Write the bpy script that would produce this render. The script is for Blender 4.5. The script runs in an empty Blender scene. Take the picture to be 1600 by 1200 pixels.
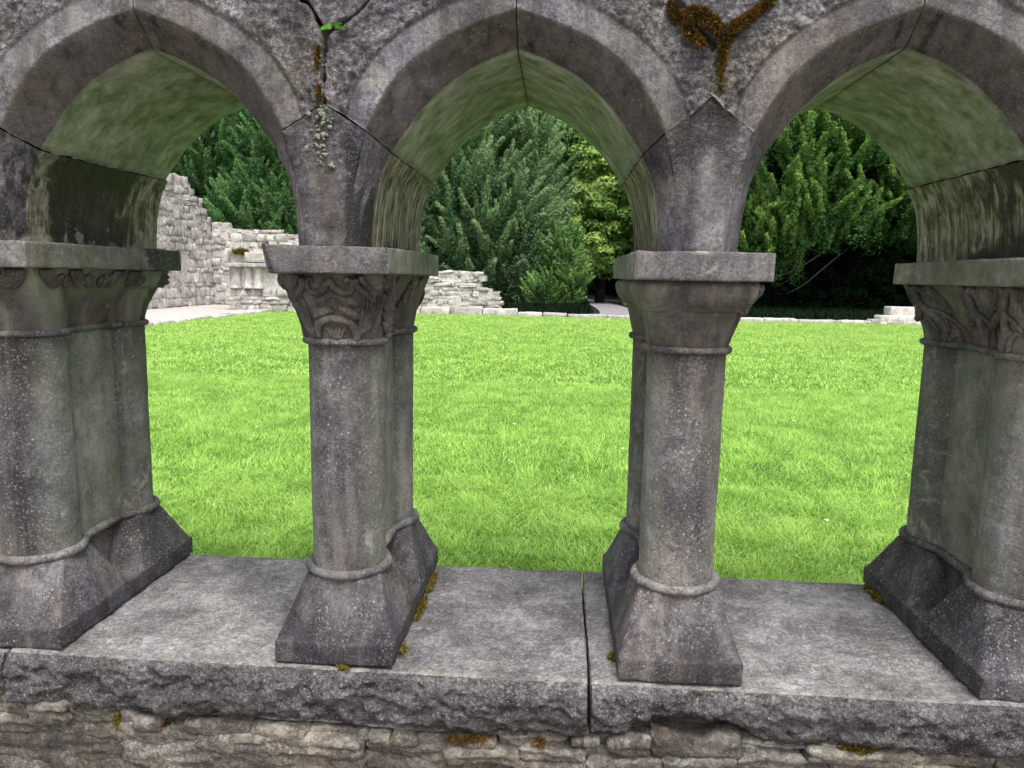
import bpy, math, random
import numpy as np
from mathutils import Matrix, Vector

# ------------------------------------------------------------------ camera, sky, sun, exposure
SC = bpy.context.scene
COL = SC.collection
cam_d = bpy.data.cameras.new("camera"); cam = bpy.data.objects.new("camera", cam_d); COL.objects.link(cam)
SC.camera = cam
YAW, PITCH, ROLL = -0.0643, -0.1462, 0.0190
cy_, sy_ = math.cos(YAW), math.sin(YAW); cp_, sp_ = math.cos(PITCH), math.sin(PITCH)
Fv = Vector((sy_ * cp_, cy_ * cp_, sp_)); Rv = Vector((cy_, -sy_, 0)); Uv = Rv.cross(Fv)
cr_, sr_ = math.cos(ROLL), math.sin(ROLL)
R2 = cr_ * Rv + sr_ * Uv; U2 = -sr_ * Rv + cr_ * Uv
M = Matrix((R2, U2, -Fv)).transposed().to_4x4(); M.translation = Vector((0.4813, -1.4847, 0.8632))
cam.matrix_world = M
cam_d.sensor_width = 36; cam_d.lens = 36 * 1142.5 / 1600
cam_d.clip_start = 0.05; cam_d.clip_end = 3000

world = bpy.data.worlds.new("World"); SC.world = world; world.use_nodes = True
wn = world.node_tree; wn.nodes.clear()
sky = wn.nodes.new("ShaderNodeTexSky"); sky.sky_type = 'NISHITA'; sky.sun_disc = False
SUN_EL, SUN_AZ = 64, 160     # azimuth clockwise from +Y: high behind the camera, a little to the right
sky.sun_elevation = math.radians(SUN_EL); sky.sun_rotation = math.radians(SUN_AZ)
sky.dust_density = 4.0; sky.air_density = 1.0; sky.ozone_density = 1.0
bgn = wn.nodes.new("ShaderNodeBackground"); bgn.inputs[1].default_value = 0.15
hs = wn.nodes.new("ShaderNodeHueSaturation"); hs.inputs['Saturation'].default_value = 0.28   # overcast: the cloud takes the blue out
wo = wn.nodes.new("ShaderNodeOutputWorld")
wn.links.new(sky.outputs[0], hs.inputs['Color']); wn.links.new(hs.outputs[0], bgn.inputs[0]); wn.links.new(bgn.outputs[0], wo.inputs[0])

sun_d = bpy.data.lights.new("sun", 'SUN'); sun_d.energy = 1.3; sun_d.angle = math.radians(24); sun_d.color = (1.0, 0.97, 0.93)
sun = bpy.data.objects.new("sun", sun_d); COL.objects.link(sun)
az, el = math.radians(SUN_AZ), math.radians(SUN_EL)
sdir = Vector((math.sin(az) * math.cos(el), math.cos(az) * math.cos(el), math.sin(el)))
sun.rotation_euler = sdir.to_track_quat('Z', 'Y').to_euler(); sun.location = (0, 0, 30)
SC.view_settings.view_transform = 'Standard'; SC.view_settings.look = 'None'
SC.view_settings.exposure = 1.10; SC.view_settings.gamma = 1.0; SC.view_settings.use_curve_mapping = False
SC.cycles.max_bounces = 6; SC.cycles.diffuse_bounces = 4; SC.cycles.glossy_bounces = 2; SC.cycles.transmission_bounces = 3

# ------------------------------------------------------------------ helpers
rng = np.random.default_rng(7)
random.seed(7)

def _hash(ix, iy, iz, seed):
    h = (ix.astype(np.int64) * 374761393 + iy.astype(np.int64) * 668265263 + iz.astype(np.int64) * 2147483647 + seed * 974634777) & 0xffffffff
    h = ((h ^ (h >> 13)) * 1274126177) & 0xffffffff
    h = ((h ^ (h >> 16)) * 2246822519) & 0xffffffff
    return ((h ^ (h >> 15)) & 0xffff) / 32767.5 - 1.0

def vnoise(P, seed=0):
    P = np.asarray(P, float); f = np.floor(P); w = P - f; w = w * w * (3 - 2 * w); f = f.astype(np.int64)
    out = 0
    for dx in (0, 1):
        for dy in (0, 1):
            for dz in (0, 1):
                k = (w[:, 0] if dx else 1 - w[:, 0]) * (w[:, 1] if dy else 1 - w[:, 1]) * (w[:, 2] if dz else 1 - w[:, 2])
                out = out + k * _hash(f[:, 0] + dx, f[:, 1] + dy, f[:, 2] + dz, seed)
    return out

ROT = np.array([[.36, .48, -.8], [-.8, .6, 0], [.48, .64, .6]])
def fbm(P, sc, oct=4, seed=0, gain=.5):
    P = np.asarray(P, float) * sc; a = 1.; s = 0.; n = 0.
    for i in range(oct):
        s = s + a * vnoise(P, seed + i); n += a; a *= gain; P = P @ ROT.T * 2.03 + 5.3
    return s / n

def smooth(a, b, x):
    t = np.clip((x - a) / (b - a), 0, 1); return t * t * (3 - 2 * t)

def mesh(name, V, faces, mat=None, attrs=None, uv=None, shade=True, corner=None):
    """V (n,3); faces: list of int arrays (m,k)"""
    me = bpy.data.meshes.new(name)
    V = np.asarray(V, np.float32)
    faces = [np.asarray(f, np.int32) for f in faces if len(f)]
    me.vertices.add(len(V)); me.vertices.foreach_set("co", V.ravel())
    tot = np.concatenate([np.full(len(f), f.shape[1], np.int32) for f in faces])
    li = np.concatenate([f.ravel() for f in faces]).astype(np.int32)
    st = np.concatenate([[0], np.cumsum(tot)[:-1]]).astype(np.int32)
    me.loops.add(len(li)); me.loops.foreach_set("vertex_index", li)
    me.polygons.add(len(tot)); me.polygons.foreach_set("loop_start", st); me.polygons.foreach_set("loop_total", tot)
    if shade: me.polygons.foreach_set("use_smooth", np.ones(len(tot), bool))
    if attrs:
        for k, a in attrs.items():
            at = me.attributes.new(k, 'FLOAT', 'POINT'); at.data.foreach_set("value", np.asarray(a, np.float32))
    if uv is not None:
        l = me.uv_layers.new(name="st"); l.data.foreach_set("uv", np.asarray(uv, np.float32)[li].ravel())
    me.update(calc_edges=True); me.validate()
    if mat: me.materials.append(mat)
    return me

def link(name, me, parent=None, loc=None, kind=None, label=None, cat=None, group=None):
    o = bpy.data.objects.new(name, me); COL.objects.link(o)
    if parent: o.parent = parent
    if loc is not None: o.location = loc
    tag(o, label, cat, group, kind)
    return o

def tag(o, label=None, cat=None, group=None, kind=None):
    if label: o["label"] = label
    if cat: o["category"] = cat
    if group: o["group"] = group
    if kind: o["kind"] = kind

def empty(name, loc, label, cat, group=None):
    o = bpy.data.objects.new(name, None); o.empty_display_size = .1; COL.objects.link(o); o.location = loc
    tag(o, label, cat, group); return o

def part(name, me, parent, wloc=(0, 0, 0), label=None, kind=None):
    """mesh given in world coordinates shifted by wloc; parent is an unrotated thing or part"""
    o = bpy.data.objects.new(name, me); COL.objects.link(o); o.parent = parent
    pw = Vector((0, 0, 0)); p = parent
    while p: pw += Vector(p.location); p = p.parent
    o.location = Vector(wloc) - pw
    if label: o["label"] = label
    if kind: o["kind"] = kind
    return o

def grid_faces(nu, nv, closed_u=False, off=0):
    """index = v*nu+u"""
    u = np.arange(nu if closed_u else nu - 1); v = np.arange(nv - 1)
    U, Vv = np.meshgrid(u, v); a = Vv * nu + U; b = Vv * nu + (U + 1) % nu
    return np.stack([a, b, b + nu, a + nu], -1).reshape(-1, 4) + off

def catmull(pts, n):
    P = np.asarray(pts, float); m = len(P); P = np.vstack([2 * P[0] - P[1], P, 2 * P[-1] - P[-2]])
    s = np.linspace(0, m - 1 - 1e-9, n); i = s.astype(int); t = (s - i)[:, None]
    a, b, c, d = P[i], P[i + 1], P[i + 2], P[i + 3]
    return .5 * (2 * b + (c - a) * t + (2 * a - 5 * b + 4 * c - d) * t ** 2 + (3 * b - a - 3 * c + d) * t ** 3)

def vnormals(V, quads):
    n = np.zeros_like(V); q = quads
    fn = np.cross(V[q[:, 2]] - V[q[:, 0]], V[q[:, 3]] - V[q[:, 1]])
    for k in range(4): np.add.at(n, q[:, k], fn)
    return n / np.maximum(np.linalg.norm(n, axis=1, keepdims=True), 1e-12)

def tube(path, rad, k=8, closed=False):
    """returns V, quads"""
    P = np.asarray(path, float); n = len(P); rad = np.broadcast_to(np.asarray(rad, float), (n,))
    T = np.roll(P, -1, 0) - np.roll(P, 1, 0)
    if not closed: T[0] = P[1] - P[0]; T[-1] = P[-1] - P[-2]
    T /= np.maximum(np.linalg.norm(T, axis=1, keepdims=True), 1e-9)
    up = np.array([0, 0, 1.]) if abs(T[:, 2]).mean() < .8 else np.array([1., 0, 0])
    A = np.cross(T, up); A /= np.maximum(np.linalg.norm(A, axis=1, keepdims=True), 1e-9); B = np.cross(T, A)
    th = np.linspace(0, 2 * np.pi, k, endpoint=False)
    V = P[:, None] + rad[:, None, None] * (np.cos(th)[None, :, None] * A[:, None] + np.sin(th)[None, :, None] * B[:, None])
    V = V.reshape(-1, 3); q = grid_faces(k, n, True)
    if closed:
        u = np.arange(k); a = (n - 1) * k + u; b = (n - 1) * k + (u + 1) % k
        q = np.vstack([q, np.stack([a, b, (u + 1) % k, u], -1)])
    return V, q[:, ::-1]

class Acc:
    def __init__(s): s.V = []; s.F = {}; s.n = 0; s.A = {}
    def add(s, V, *F, **A):
        for f in F:
            f = np.asarray(f); s.F.setdefault(f.shape[1], []).append(f + s.n)
        for k, a in A.items(): s.A.setdefault(k, []).append(np.broadcast_to(a, (len(V),)))
        s.V.append(V); s.n += len(V)
    def mesh(s, name, mat, shade=True):
        return mesh(name, np.vstack(s.V), [np.vstack(f) for f in s.F.values()], mat, {k: np.concatenate(a) for k, a in s.A.items()}, shade=shade)

def box_grid(lo, hi, res, r, jit=None):
    """rounded box with a fine welded grid; returns V, N(normal), quads"""
    lo = np.array(lo, float); hi = np.array(hi, float)
    ax = []
    for k in range(3):
        L = hi[k] - lo[k]; n = max(1, int(round((L - 2 * r) / res)))
        a = np.linspace(lo[k] + r, hi[k] - r, n + 1)
        e = r * np.array([0, .15, .45]) if res < .02 else r * np.array([0.])
        ax.append(np.concatenate([lo[k] + e, a, hi[k] - e[::-1]]))
    idx = {}; Vs = []; Q = []; base = 0
    for k in range(3):
        i, j = [(1, 2), (2, 0), (0, 1)][k]
        A, B = np.meshgrid(ax[i], ax[j]); nu, nv = len(ax[i]), len(ax[j])
        for side in (0, 1):
            P = np.zeros((nu * nv, 3)); P[:, i] = A.ravel(); P[:, j] = B.ravel(); P[:, k] = hi[k] if side else lo[k]
            f = grid_faces(nu, nv, False, base)
            Q.append(f if side else f[:, ::-1]); Vs.append(P); base += nu * nv
    V = np.vstack(Vs); Q = np.vstack(Q)
    _, first, inv = np.unique(np.round(V, 6), axis=0, return_index=True, return_inverse=True)
    V = V[first]; Q = inv.reshape(-1)[Q]
    c = np.clip(V, lo + r, hi - r); d = V - c; nn = np.linalg.norm(d, axis=1, keepdims=True)
    N = d / np.maximum(nn, 1e-9); V = c + N * r
    return V, N, Q

def nodes(mat):
    mat.use_nodes = True; nt = mat.node_tree; nt.nodes.clear(); return nt

class NT:
    def __init__(s, name):
        s.mat = bpy.data.materials.new(name); s.t = nodes(s.mat)
    def n(s, typ, ins=None, **kw):
        x = s.t.nodes.new(typ)
        for k, v in kw.items(): setattr(x, k, v)
        for k, v in (ins or {}).items():
            if hasattr(v, 'is_output') or isinstance(v, bpy.types.NodeSocket): s.t.links.new(v, x.inputs[k])
            else: x.inputs[k].default_value = v
        return x
    def noise(s, vec, scale, detail=5, rough=.6, dist=0):
        return s.n('ShaderNodeTexNoise', {'Vector': vec, 'Scale': scale, 'Detail': detail, 'Roughness': rough, 'Distortion': dist}).outputs['Fac']
    def ramp(s, fac, stops):
        x = s.n('ShaderNodeValToRGB', {0: fac}); e = x.color_ramp.elements
        while len(e) < len(stops): e.new(.5)
        for el_, (p, c) in zip(e, stops): el_.position = p; el_.color = (c, c, c, 1) if not hasattr(c, '__len__') else (*c, 1)
        return x.outputs[0]
    def mix(s, fac, a, b, mode='MIX'):
        x = s.n('ShaderNodeMix', data_type='RGBA', blend_type=mode)
        for k, v in ((0, fac), (6, a), (7, b)):
            if isinstance(v, bpy.types.NodeSocket): s.t.links.new(v, x.inputs[k])
            else: x.inputs[k].default_value = v if k == 0 else ((*v, 1) if len(v) == 3 else v)
        return x.outputs[2]
    def math(s, op, a, b=0.0, c=0.0, clamp=False):
        x = s.n('ShaderNodeMath', {0: a, 1: b, 2: c}, operation=op, use_clamp=clamp); return x.outputs[0]
    def scale(s, vec, v):
        return s.n('ShaderNodeMapping', {'Vector': vec, 'Scale': v}).outputs[0]
    def attr(s, name): return s.n('ShaderNodeAttribute', attribute_name=name).outputs['Fac']
    def out(s, color, rough=.85, bump=None, spec=.35, extra=None):
        b = s.n('ShaderNodeBsdfPrincipled', {'Base Color': color, 'Roughness': rough, 'Specular IOR Level': spec})
        if bump is not None: s.t.links.new(bump, b.inputs['Normal'])
        o = s.n('ShaderNodeOutputMaterial', {'Surface': b.outputs[0]})
        return s.mat
    def bump(s, h, dist, strength=1.0, nrm=None):
        ins = {'Height': h, 'Distance': dist, 'Strength': strength}
        if nrm is not None: ins['Normal'] = nrm
        return s.n('ShaderNodeBump', ins).outputs[0]

# ------------------------------------------------------------------ materials
def limestone(name, wash=1., dark=(.050, .047, .056), mid=(.132, .125, .130), light=(.270, .256, .245), lichen=.5, tooled=0., bumpk=1., rnd=False, spots=(.42, .41, .38)):
    m = NT(name); pos = m.n('ShaderNodeNewGeometry').outputs['Position']
    n1 = m.noise(pos, 5.5, 6, .62, .4); n2 = m.noise(pos, 27, 6, .7, .2); n3 = m.noise(pos, 140, 5, .72)
    f = m.math('ADD', m.math('MULTIPLY', n1, .62), m.math('ADD', m.math('MULTIPLY', n2, .45), m.math('MULTIPLY', n3, .62)))
    f = m.math('SUBTRACT', f, .345)
    col = m.ramp(f, [(.37, dark), (.50, mid), (.64, light)])
    # warm brown drift and vertical washes
    wv = m.noise(m.scale(pos, (14, 14, 1.6)), 1.0, 5, .6)
    col = m.mix(m.math('MULTIPLY', m.ramp(wv, [(.46, 0.), (.62, 1.)]), .62 * wash), col, (.062, .053, .052), 'MIX')
    wl = m.noise(m.scale(pos, (19, 19, 2.2)), 1.3, 4, .6)
    col = m.mix(m.math('MULTIPLY', m.ramp(wl, [(.52, 0.), (.66, 1.)]), .42 * wash), col, (.25, .235, .215), 'MIX')
    if rnd:
        ri = m.n('ShaderNodeObjectInfo').outputs['Random']
        col = m.mix(1., col, m.ramp(ri, [(0., (.72, .70, .70)), (.5, (1., .97, .94)), (1., (1.25, 1.22, 1.2))]), 'MULTIPLY')
    # pecked tooling: light ridges, dark hollows, relief shading painted into the colour
    pk = m.noise(pos, 95, 4, .7, .3); pa_ = m.attr('peck')
    col = m.mix(pa_, col, m.mix(1., col, m.ramp(pk, [(.36, .42), (.5, .92), (.62, 1.75)]), 'MULTIPLY'))
    # broad damp darkening and bleached drifts
    wd = m.noise(pos, 3.1, 5, .62, .7)
    col = m.mix(1., col, m.ramp(wd, [(.36, .58), (.5, .98), (.64, 1.38)] if wash > .5 else [(.36, .84), (.5, 1.), (.64, 1.16)]), 'MULTIPLY')
    # iron-brown and slate-blue drifts in the bed of the stone
    hu = m.noise(pos, 4.6, 4, .6, .8)
    col = m.mix(1., col, m.ramp(hu, [(.38, (.955, .955, 1.075)), (.5, (1., .99, 1.005)), (.62, (1.08, 1.0, .93))] if wash > .5 else [(.38, (.985, .985, 1.02)), (.5, (1., .995, 1.)), (.62, (1.03, 1.0, .97))]), 'MULTIPLY')
    # dark vein/pits
    pit = m.ramp(m.noise(pos, 320, 3, .6), [(.32, 1.), (.42, 0.)])
    col = m.mix(m.math('MULTIPLY', pit, .55), col, (.03, .028, .028))
    # algae (masked, streaked along st), and light painted on pier sides
    st = m.n('ShaderNodeUVMap', uv_map='st').outputs[0]
    s1 = m.noise(m.scale(st, (1.1, 34, 1)), 1.0, 6, .68); s2 = m.noise(pos, 16, 5, .6)
    sf = m.math('ADD', m.math('MULTIPLY', s1, .46), m.math('MULTIPLY', s2, .54))
    alg = m.ramp(sf, [(.33, (.080, .112, .055)), (.43, (.19, .24, .135)), (.53, (.32, .37, .26)), (.63, (.50, .52, .44))])
    fa = m.math('MULTIPLY', m.attr('algae_and_light'), m.ramp(m.noise(pos, 9, 5, .6), [(.25, .55), (.5, 1.)]))
    col = m.mix(m.math('MINIMUM', fa, 1.), col, alg)
    # brown wash
    fb = m.math('MULTIPLY', m.attr('brown'), m.ramp(m.noise(pos, 13, 6, .65, .5), [(.34, .35), (.6, 1.)]))
    col = m.mix(fb, col, m.ramp(m.noise(m.scale(pos, (30, 30, 12)), 1.4, 5, .7), [(.35, (.046, .037, .031)), (.62, (.145, .120, .098))]))
    # weathered run-off streaks down the inner faces
    q1 = m.noise(m.scale(pos, (60, 60, 5)), 1.0, 6, .65, .3); q2 = m.noise(pos, 20, 5, .65, .6)
    qf = m.math('ADD', m.math('MULTIPLY', q1, .62), m.math('MULTIPLY', q2, .38))
    sc_ = m.ramp(qf, [(.37, (.018, .016, .011)), (.45, (.085, .080, .038)), (.52, (.20, .19, .125)), (.60, (.42, .40, .32))])
    col = m.mix(m.attr('streak'), col, sc_)
    # stains and darker areas by attribute, with soft edges
    dn = m.noise(pos, 11, 5, .6, .5)
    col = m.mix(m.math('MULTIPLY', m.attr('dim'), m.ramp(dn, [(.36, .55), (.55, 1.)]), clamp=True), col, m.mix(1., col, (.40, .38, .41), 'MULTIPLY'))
    # wet black crust
    nb = m.noise(m.scale(pos, (22, 22, 9)), 1.0, 6, .7, .6)
    fd = m.ramp(m.math('ADD', m.attr('black'), m.math('MULTIPLY', m.math('SUBTRACT', nb, .5), 2.0)), [(.40, 0.), (.60, 1.)])
    col = m.mix(m.math('MULTIPLY', fd, .93), col, (.013, .013, .011))
    # pale mineral/lichen patches by attribute, and light painted on rear shafts and sides
    np_ = m.noise(pos, 24, 6, .7, .8)
    fp = m.ramp(m.math('ADD', m.attr('pale'), m.math('MULTIPLY', m.math('SUBTRACT', np_, .5), 1.5)), [(.42, 0.), (.70, 1.)])
    col = m.mix(m.math('MULTIPLY', fp, .8), col, m.ramp(n2, [(.35, (.17, .165, .13)), (.65, (.40, .39, .335))]))
    # lichen speckle everywhere
    vo = m.n('ShaderNodeTexVoronoi', {'Vector': m.n('ShaderNodeVectorMath', {0: pos, 1: m.n('ShaderNodeTexNoise', {'Vector': pos, 'Scale': 60., 'Detail': 3.}).outputs['Color']}, operation='ADD').outputs[0], 'Scale': 34., 'Randomness': 1.})
    dots = m.ramp(vo.outputs['Distance'], [(.10, 1.), (.34, 0.)])
    pick = m.ramp(vo.outputs['Color'], [(.42, 0.), (.46, 1.)])
    area = m.ramp(m.noise(pos, 6.2, 4, .6), [(.42, .10), (.56, 1.)])
    vo2 = m.n('ShaderNodeTexVoronoi', {'Vector': pos, 'Scale': 85., 'Randomness': 1.})
    d2 = m.math('MULTIPLY', m.ramp(vo2.outputs['Distance'], [(.08, .8), (.30, 0.)]), m.ramp(vo2.outputs['Color'], [(.66, 0.), (.7, 1.)]))
    fl = m.math('MULTIPLY', m.math('MAXIMUM', m.math('MULTIPLY', dots, pick), d2), m.math('MULTIPLY', area, lichen * 1.3))
    fine = m.math('MULTIPLY', m.ramp(m.noise(pos, 210, 3, .65), [(.56, 0.), (.66, 1.)]), m.math('MULTIPLY', m.ramp(m.noise(pos, 8, 4, .6), [(.4, .25), (.6, 1.)]), lichen * 1.3))
    col = m.mix(m.math('MULTIPLY', m.math('MAXIMUM', fl, m.math('MULTIPLY', fine, .62)), .58, clamp=True), col, spots)
    h = m.math('ADD', m.math('MULTIPLY', n3, .5), m.math('ADD', m.math('MULTIPLY', n2, 1.0), m.math('MULTIPLY', m.noise(pos, 420, 3, .7), .22)))
    h = m.math('ADD', h, m.math('MULTIPLY', m.math('MULTIPLY', pk, pa_), 2.6))
    b = m.bump(h, .0042 * bumpk, 1.)
    if tooled:
        w = m.n('ShaderNodeTexWave', {'Vector': pos, 'Scale': 95., 'Distortion': 6.5, 'Detail': 3., 'Detail Scale': 2.}, bands_direction='DIAGONAL').outputs['Fac']
        b = m.bump(w, .0008 * tooled, .25, b)
    rough = m.math('SUBTRACT', .88, m.math('MULTIPLY', fd, .35))
    return m.out(col, rough, b, .3)

M_ARCH = limestone("weathered_arch_limestone", lichen=.45, tooled=.7)
M_PIER = limestone("dark_pier_limestone", dark=(.038, .036, .044), mid=(.098, .094, .099), light=(.215, .208, .202), lichen=1.1, tooled=.6)
M_CARVE = limestone("carved_capital_limestone", dark=(.038, .034, .034), mid=(.088, .078, .072), light=(.165, .15, .135), lichen=.28, bumpk=.5)
M_SLAB = limestone("coping_slab_limestone", wash=.3, dark=(.092, .088, .089), mid=(.190, .184, .184), light=(.36, .352, .345), lichen=1.1, bumpk=2.4, spots=(.52, .51, .49))
M_RUB = limestone("rubble_limestone", dark=(.045, .038, .031), mid=(.125, .110, .093), light=(.32, .30, .27), lichen=.4, bumpk=1.6, rnd=True)
M_RUIN = limestone("pale_ruin_limestone", wash=.12, dark=(.25, .24, .225), mid=(.45, .43, .41), light=(.66, .64, .615), lichen=.5, bumpk=4, rnd=True, spots=(.7, .69, .66))

def simple(name, c1, c2, sc=20., rough=.9, bump=.003, c3=None):
    m = NT(name); pos = m.n('ShaderNodeNewGeometry').outputs['Position']
    a = m.noise(pos, sc, 6, .65)
    st = [(.33, c1), (.66, c2)] if c3 is None else [(.33, c1), (.5, c2), (.68, c3)]
    return m.out(m.ramp(a, st), rough, m.bump(a, bump, .8), .3)
M_MORTAR = simple("crumbling_lime_mortar", (.03, .028, .022), (.10, .088, .07), 60, .95, .004)
M_RMORT = simple("pale_wall_mortar", (.30, .285, .27), (.56, .54, .515), 14, .95, .02)
M_SOIL = simple("mossy_soil", (.03, .07, .008), (.08, .17, .02), 9, 1., .01)
M_GRAVEL = simple("pale_gravel_path", (.30, .27, .25), (.52, .49, .46), 40, .95, .006)
M_ASPHALT = simple("grey_asphalt_path", (.17, .16, .175), (.27, .25, .265), 8, .9, .004)
M_WALK = simple("cloister_walk_gravel", (.16, .145, .13), (.30, .27, .24), 30, .95, .006)
M_BARK = simple("shade_dark_bark", (.004, .0035, .003), (.012, .010, .008), 12, .95, .02)  # bark darkened so trunks and limbs sink into painted shade

def leafy(name, base, tip, dark, trans=.35, patch=.6, var=.5, gloss=.45, spec=.12):
    m = NT(name); pos = m.n('ShaderNodeNewGeometry').outputs['Position']
    r = m.attr('rnd'); t = m.attr('tip')
    c = m.mix(t, base, tip)
    c = m.mix(m.math('MULTIPLY', m.ramp(m.noise(pos, patch, 4, .6), [(.35, 0.), (.65, 1.)]), var), c, dark)
    c = m.mix(1., c, m.ramp(r, [(0., (.6, .66, .6)), (.5, (1., 1., 1.)), (1., (1.45, 1.3, 1.35))]), 'MULTIPLY')
    d = m.n('ShaderNodeBsdfPrincipled', {'Base Color': c, 'Roughness': gloss, 'Specular IOR Level': spec})
    tr = m.n('ShaderNodeBsdfTranslucent', {'Color': c})
    mx = m.n('ShaderNodeMixShader', {0: trans, 1: d.outputs[0], 2: tr.outputs[0]})
    m.n('ShaderNodeOutputMaterial', {'Surface': mx.outputs[0]})
    return m.mat
M_GRASS = leafy("lawn_grass_blades", (.27, .52, .055), (.60, .80, .28), (.15, .37, .030), .42, .9, .14, .45, .3)

# ------------------------------------------------------------------ ground sheets
def sheet(name, x0, x1, y0, y1, z, mat, n=2, amp=0., seed=0):
    X, Y = np.meshgrid(np.linspace(x0, x1, n), np.linspace(y0, y1, n)); V = np.stack([X.ravel(), Y.ravel(), np.full(X.size, float(z))], 1)
    if amp: V[:, 2] += amp * fbm(V, .6, 3, seed)
    return link(name, mesh(name, V, [grid_faces(n, n)], mat), kind='structure')
LZ = -.30
sheet('ground', -1500, 1500, -1500, 1500, -.80, M_SOIL)
sheet('cloister_walk', -12, 14, -9, .30, -.76, M_WALK)
def lawn_z(x, y): return LZ + .018 * fbm(np.stack([x, y, 0 * x], 1), .55, 3, 11)
# lawn base: gently uneven
nx, ny = 120, 120
X, Y = np.meshgrid(np.linspace(-8.05, 16, nx), np.linspace(.52, 20.05, ny)); xx, yy = X.ravel(), Y.ravel()
V = np.stack([xx, yy, lawn_z(xx, yy) - .004], 1)
link('lawn', mesh('lawn', V, [grid_faces(nx, ny)], M_SOIL), kind='structure')
sheet('woodland_floor', -60, 70, 19.9, 120, -.34, simple("shade_dark_litter", (.006, .006, .004), (.018, .016, .010), 3, 1., .02))  # litter near black: shade beneath the trees put into its colour
sheet('gravel_path', -13, -8.2, 5, 23.4, -.27, M_GRAVEL, 30, .02, 3)
# asphalt path through the trees
pth = np.array([[1.7, 20.9, 0], [1.95, 24, 0], [1.95, 28, 0], [1.75, 32, 0], [1.0, 38, 0], [-.8, 46, 0]])
wid = np.array([2.0, 1.5, 1.2, 1.15, 1.1, 1.1]); c = catmull(pth, 40); w = np.interp(np.linspace(0, 1, 40), np.linspace(0, 1, 6), wid)
V = np.vstack([np.stack([c[:, 0] - .12, c[:, 1], np.full(40, -.30)], 1), np.stack([c[:, 0] + w, c[:, 1], np.full(40, -.30)], 1)])
i = np.arange(39); link('path', mesh('path', V, [np.stack([i, i + 40, i + 41, i + 1], 1)[:, ::-1]], M_ASPHALT), kind='structure')

# ------------------------------------------------------------------ lawn grass
def blades(name, x0, x1, yr, dens, h, w, segs, tip=.5, seed=0, label=None, cat='grass', wedge=True, hole=None):
    g = np.random.default_rng(seed)
    n = int((x1 - x0) * (yr[1] - yr[0]) * dens)
    x = g.uniform(x0, x1, n); y = g.uniform(yr[0], yr[1], n)
    if wedge:   # only the fan the openings look on to, with a margin either side
        xl = -1.15 - .50 * (y + .6); xr = 1.95 + .50 * (y + .6)
        k = (x > xl) & (x < xr); x, y = x[k], y[k]
    n = len(x); z = lawn_z(x, y)
    P2 = np.stack([x, y, 0 * x], 1)
    tuft = fbm(P2, 5.5, 3, seed + 5); big = fbm(P2, 1.1, 3, seed + 9)
    hh = h * (.75 + .55 * g.random(n)) * (1 + .60 * tuft); hh = np.maximum(hh, h * .35)
    long = g.random(n) < .035; hh[long] *= 1.7
    # lean: combed locally
    la = 6.28 * fbm(P2, 4.5, 2, seed + 3) + g.normal(0, 1.5, n); ll = np.abs(g.normal(.55, .35, n))
    lean = np.stack([np.cos(la) * ll, np.sin(la) * ll, np.ones(n)], 1); lean /= np.linalg.norm(lean, axis=1, keepdims=True)
    ta = g.uniform(0, 6.28, n); side = np.stack([np.cos(ta), np.sin(ta), np.zeros(n)], 1) * (w * (.7 + .6 * g.random(n)))[:, None] * .5
    B = np.stack([x, y, z - .004], 1)
    bend = np.stack([np.cos(la), np.sin(la), -.5 * np.ones(n)], 1)
    if segs == 2:
        m_ = B + lean * (hh * .55)[:, None]; tpt = B + lean * hh[:, None] + bend * (hh * .35)[:, None]
        V = np.stack([B - side, B + side, m_ + side * .8, m_ - side * .8, tpt], 1).reshape(-1, 3)
        i = np.arange(n)[:, None] * 5
        F = [i + np.array([[0, 1, 2, 3]]), i + np.array([[3, 2, 4]])]; tipv = np.tile([0, 0, .45, .45, 1.], n); k = 5
    else:
        tpt = B + lean * hh[:, None] + bend * (hh * .2)[:, None]
        V = np.stack([B - side, B + side, tpt], 1).reshape(-1, 3); F = [np.arange(n * 3).reshape(-1, 3)]
        tipv = np.tile([0, 0, 1.], n); k = 3
    r = np.clip(.5 + .26 * g.normal(size=n) + .26 * tuft + .10 * big + .35 * long, 0, 1)
    me = mesh(name, V, F, M_GRASS, {'rnd': np.repeat(r, k), 'tip': tipv * tip}, shade=False)
    return link(name, me, kind='stuff', label=label, cat=cat)
blades('near_grass', -2.6, 4.2, (.60, 2.6), 20000, .034, .0034, 2, .8, 1, 'bright green lawn grass just behind the stone sill')
blades('mid_grass', -5.5, 7, (2.6, 6.5), 8000, .034, .0062, 1, .8, 2, 'bright green lawn grass across the middle of the garth')
blades('far_grass', -8.1, 15, (6.5, 20.05), 1500, .038, .017, 1, .8, 3, 'bright green mown lawn running back to the low far kerb')
# buttercups
g = np.random.default_rng(5); n = 330
fx = np.where(g.random(n) < .7, g.normal(7.6, 1.9, n), g.uniform(-6, 9, n)); fy = np.where(g.random(n) < .7, g.uniform(13.5, 19.6, n), g.uniform(8, 19.5, n))
a = Acc()
for x, y in zip(fx, fy):
    k = 5; th = np.arange(k) * 2 * np.pi / k; r = .017
    z = float(lawn_z(np.array([x]), np.array([y]))[0]) + .062
    V = np.vstack([[x, y, z - .005], np.stack([x + r * np.cos(th), y + r * np.sin(th), np.full(k, z + .006)], 1)])
    a.add(V, np.array([[0, 1 + i, 1 + (i + 1) % k] for i in range(k)]))
M_YEL = simple("yellow_petals", (.75, .62, .05), (.85, .74, .12), 50, .6, 0.)
link('buttercups', a.mesh('buttercups', M_YEL, False), kind='stuff', label='scatter of tiny yellow buttercups in the far right of the lawn', cat='flowers')
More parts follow.
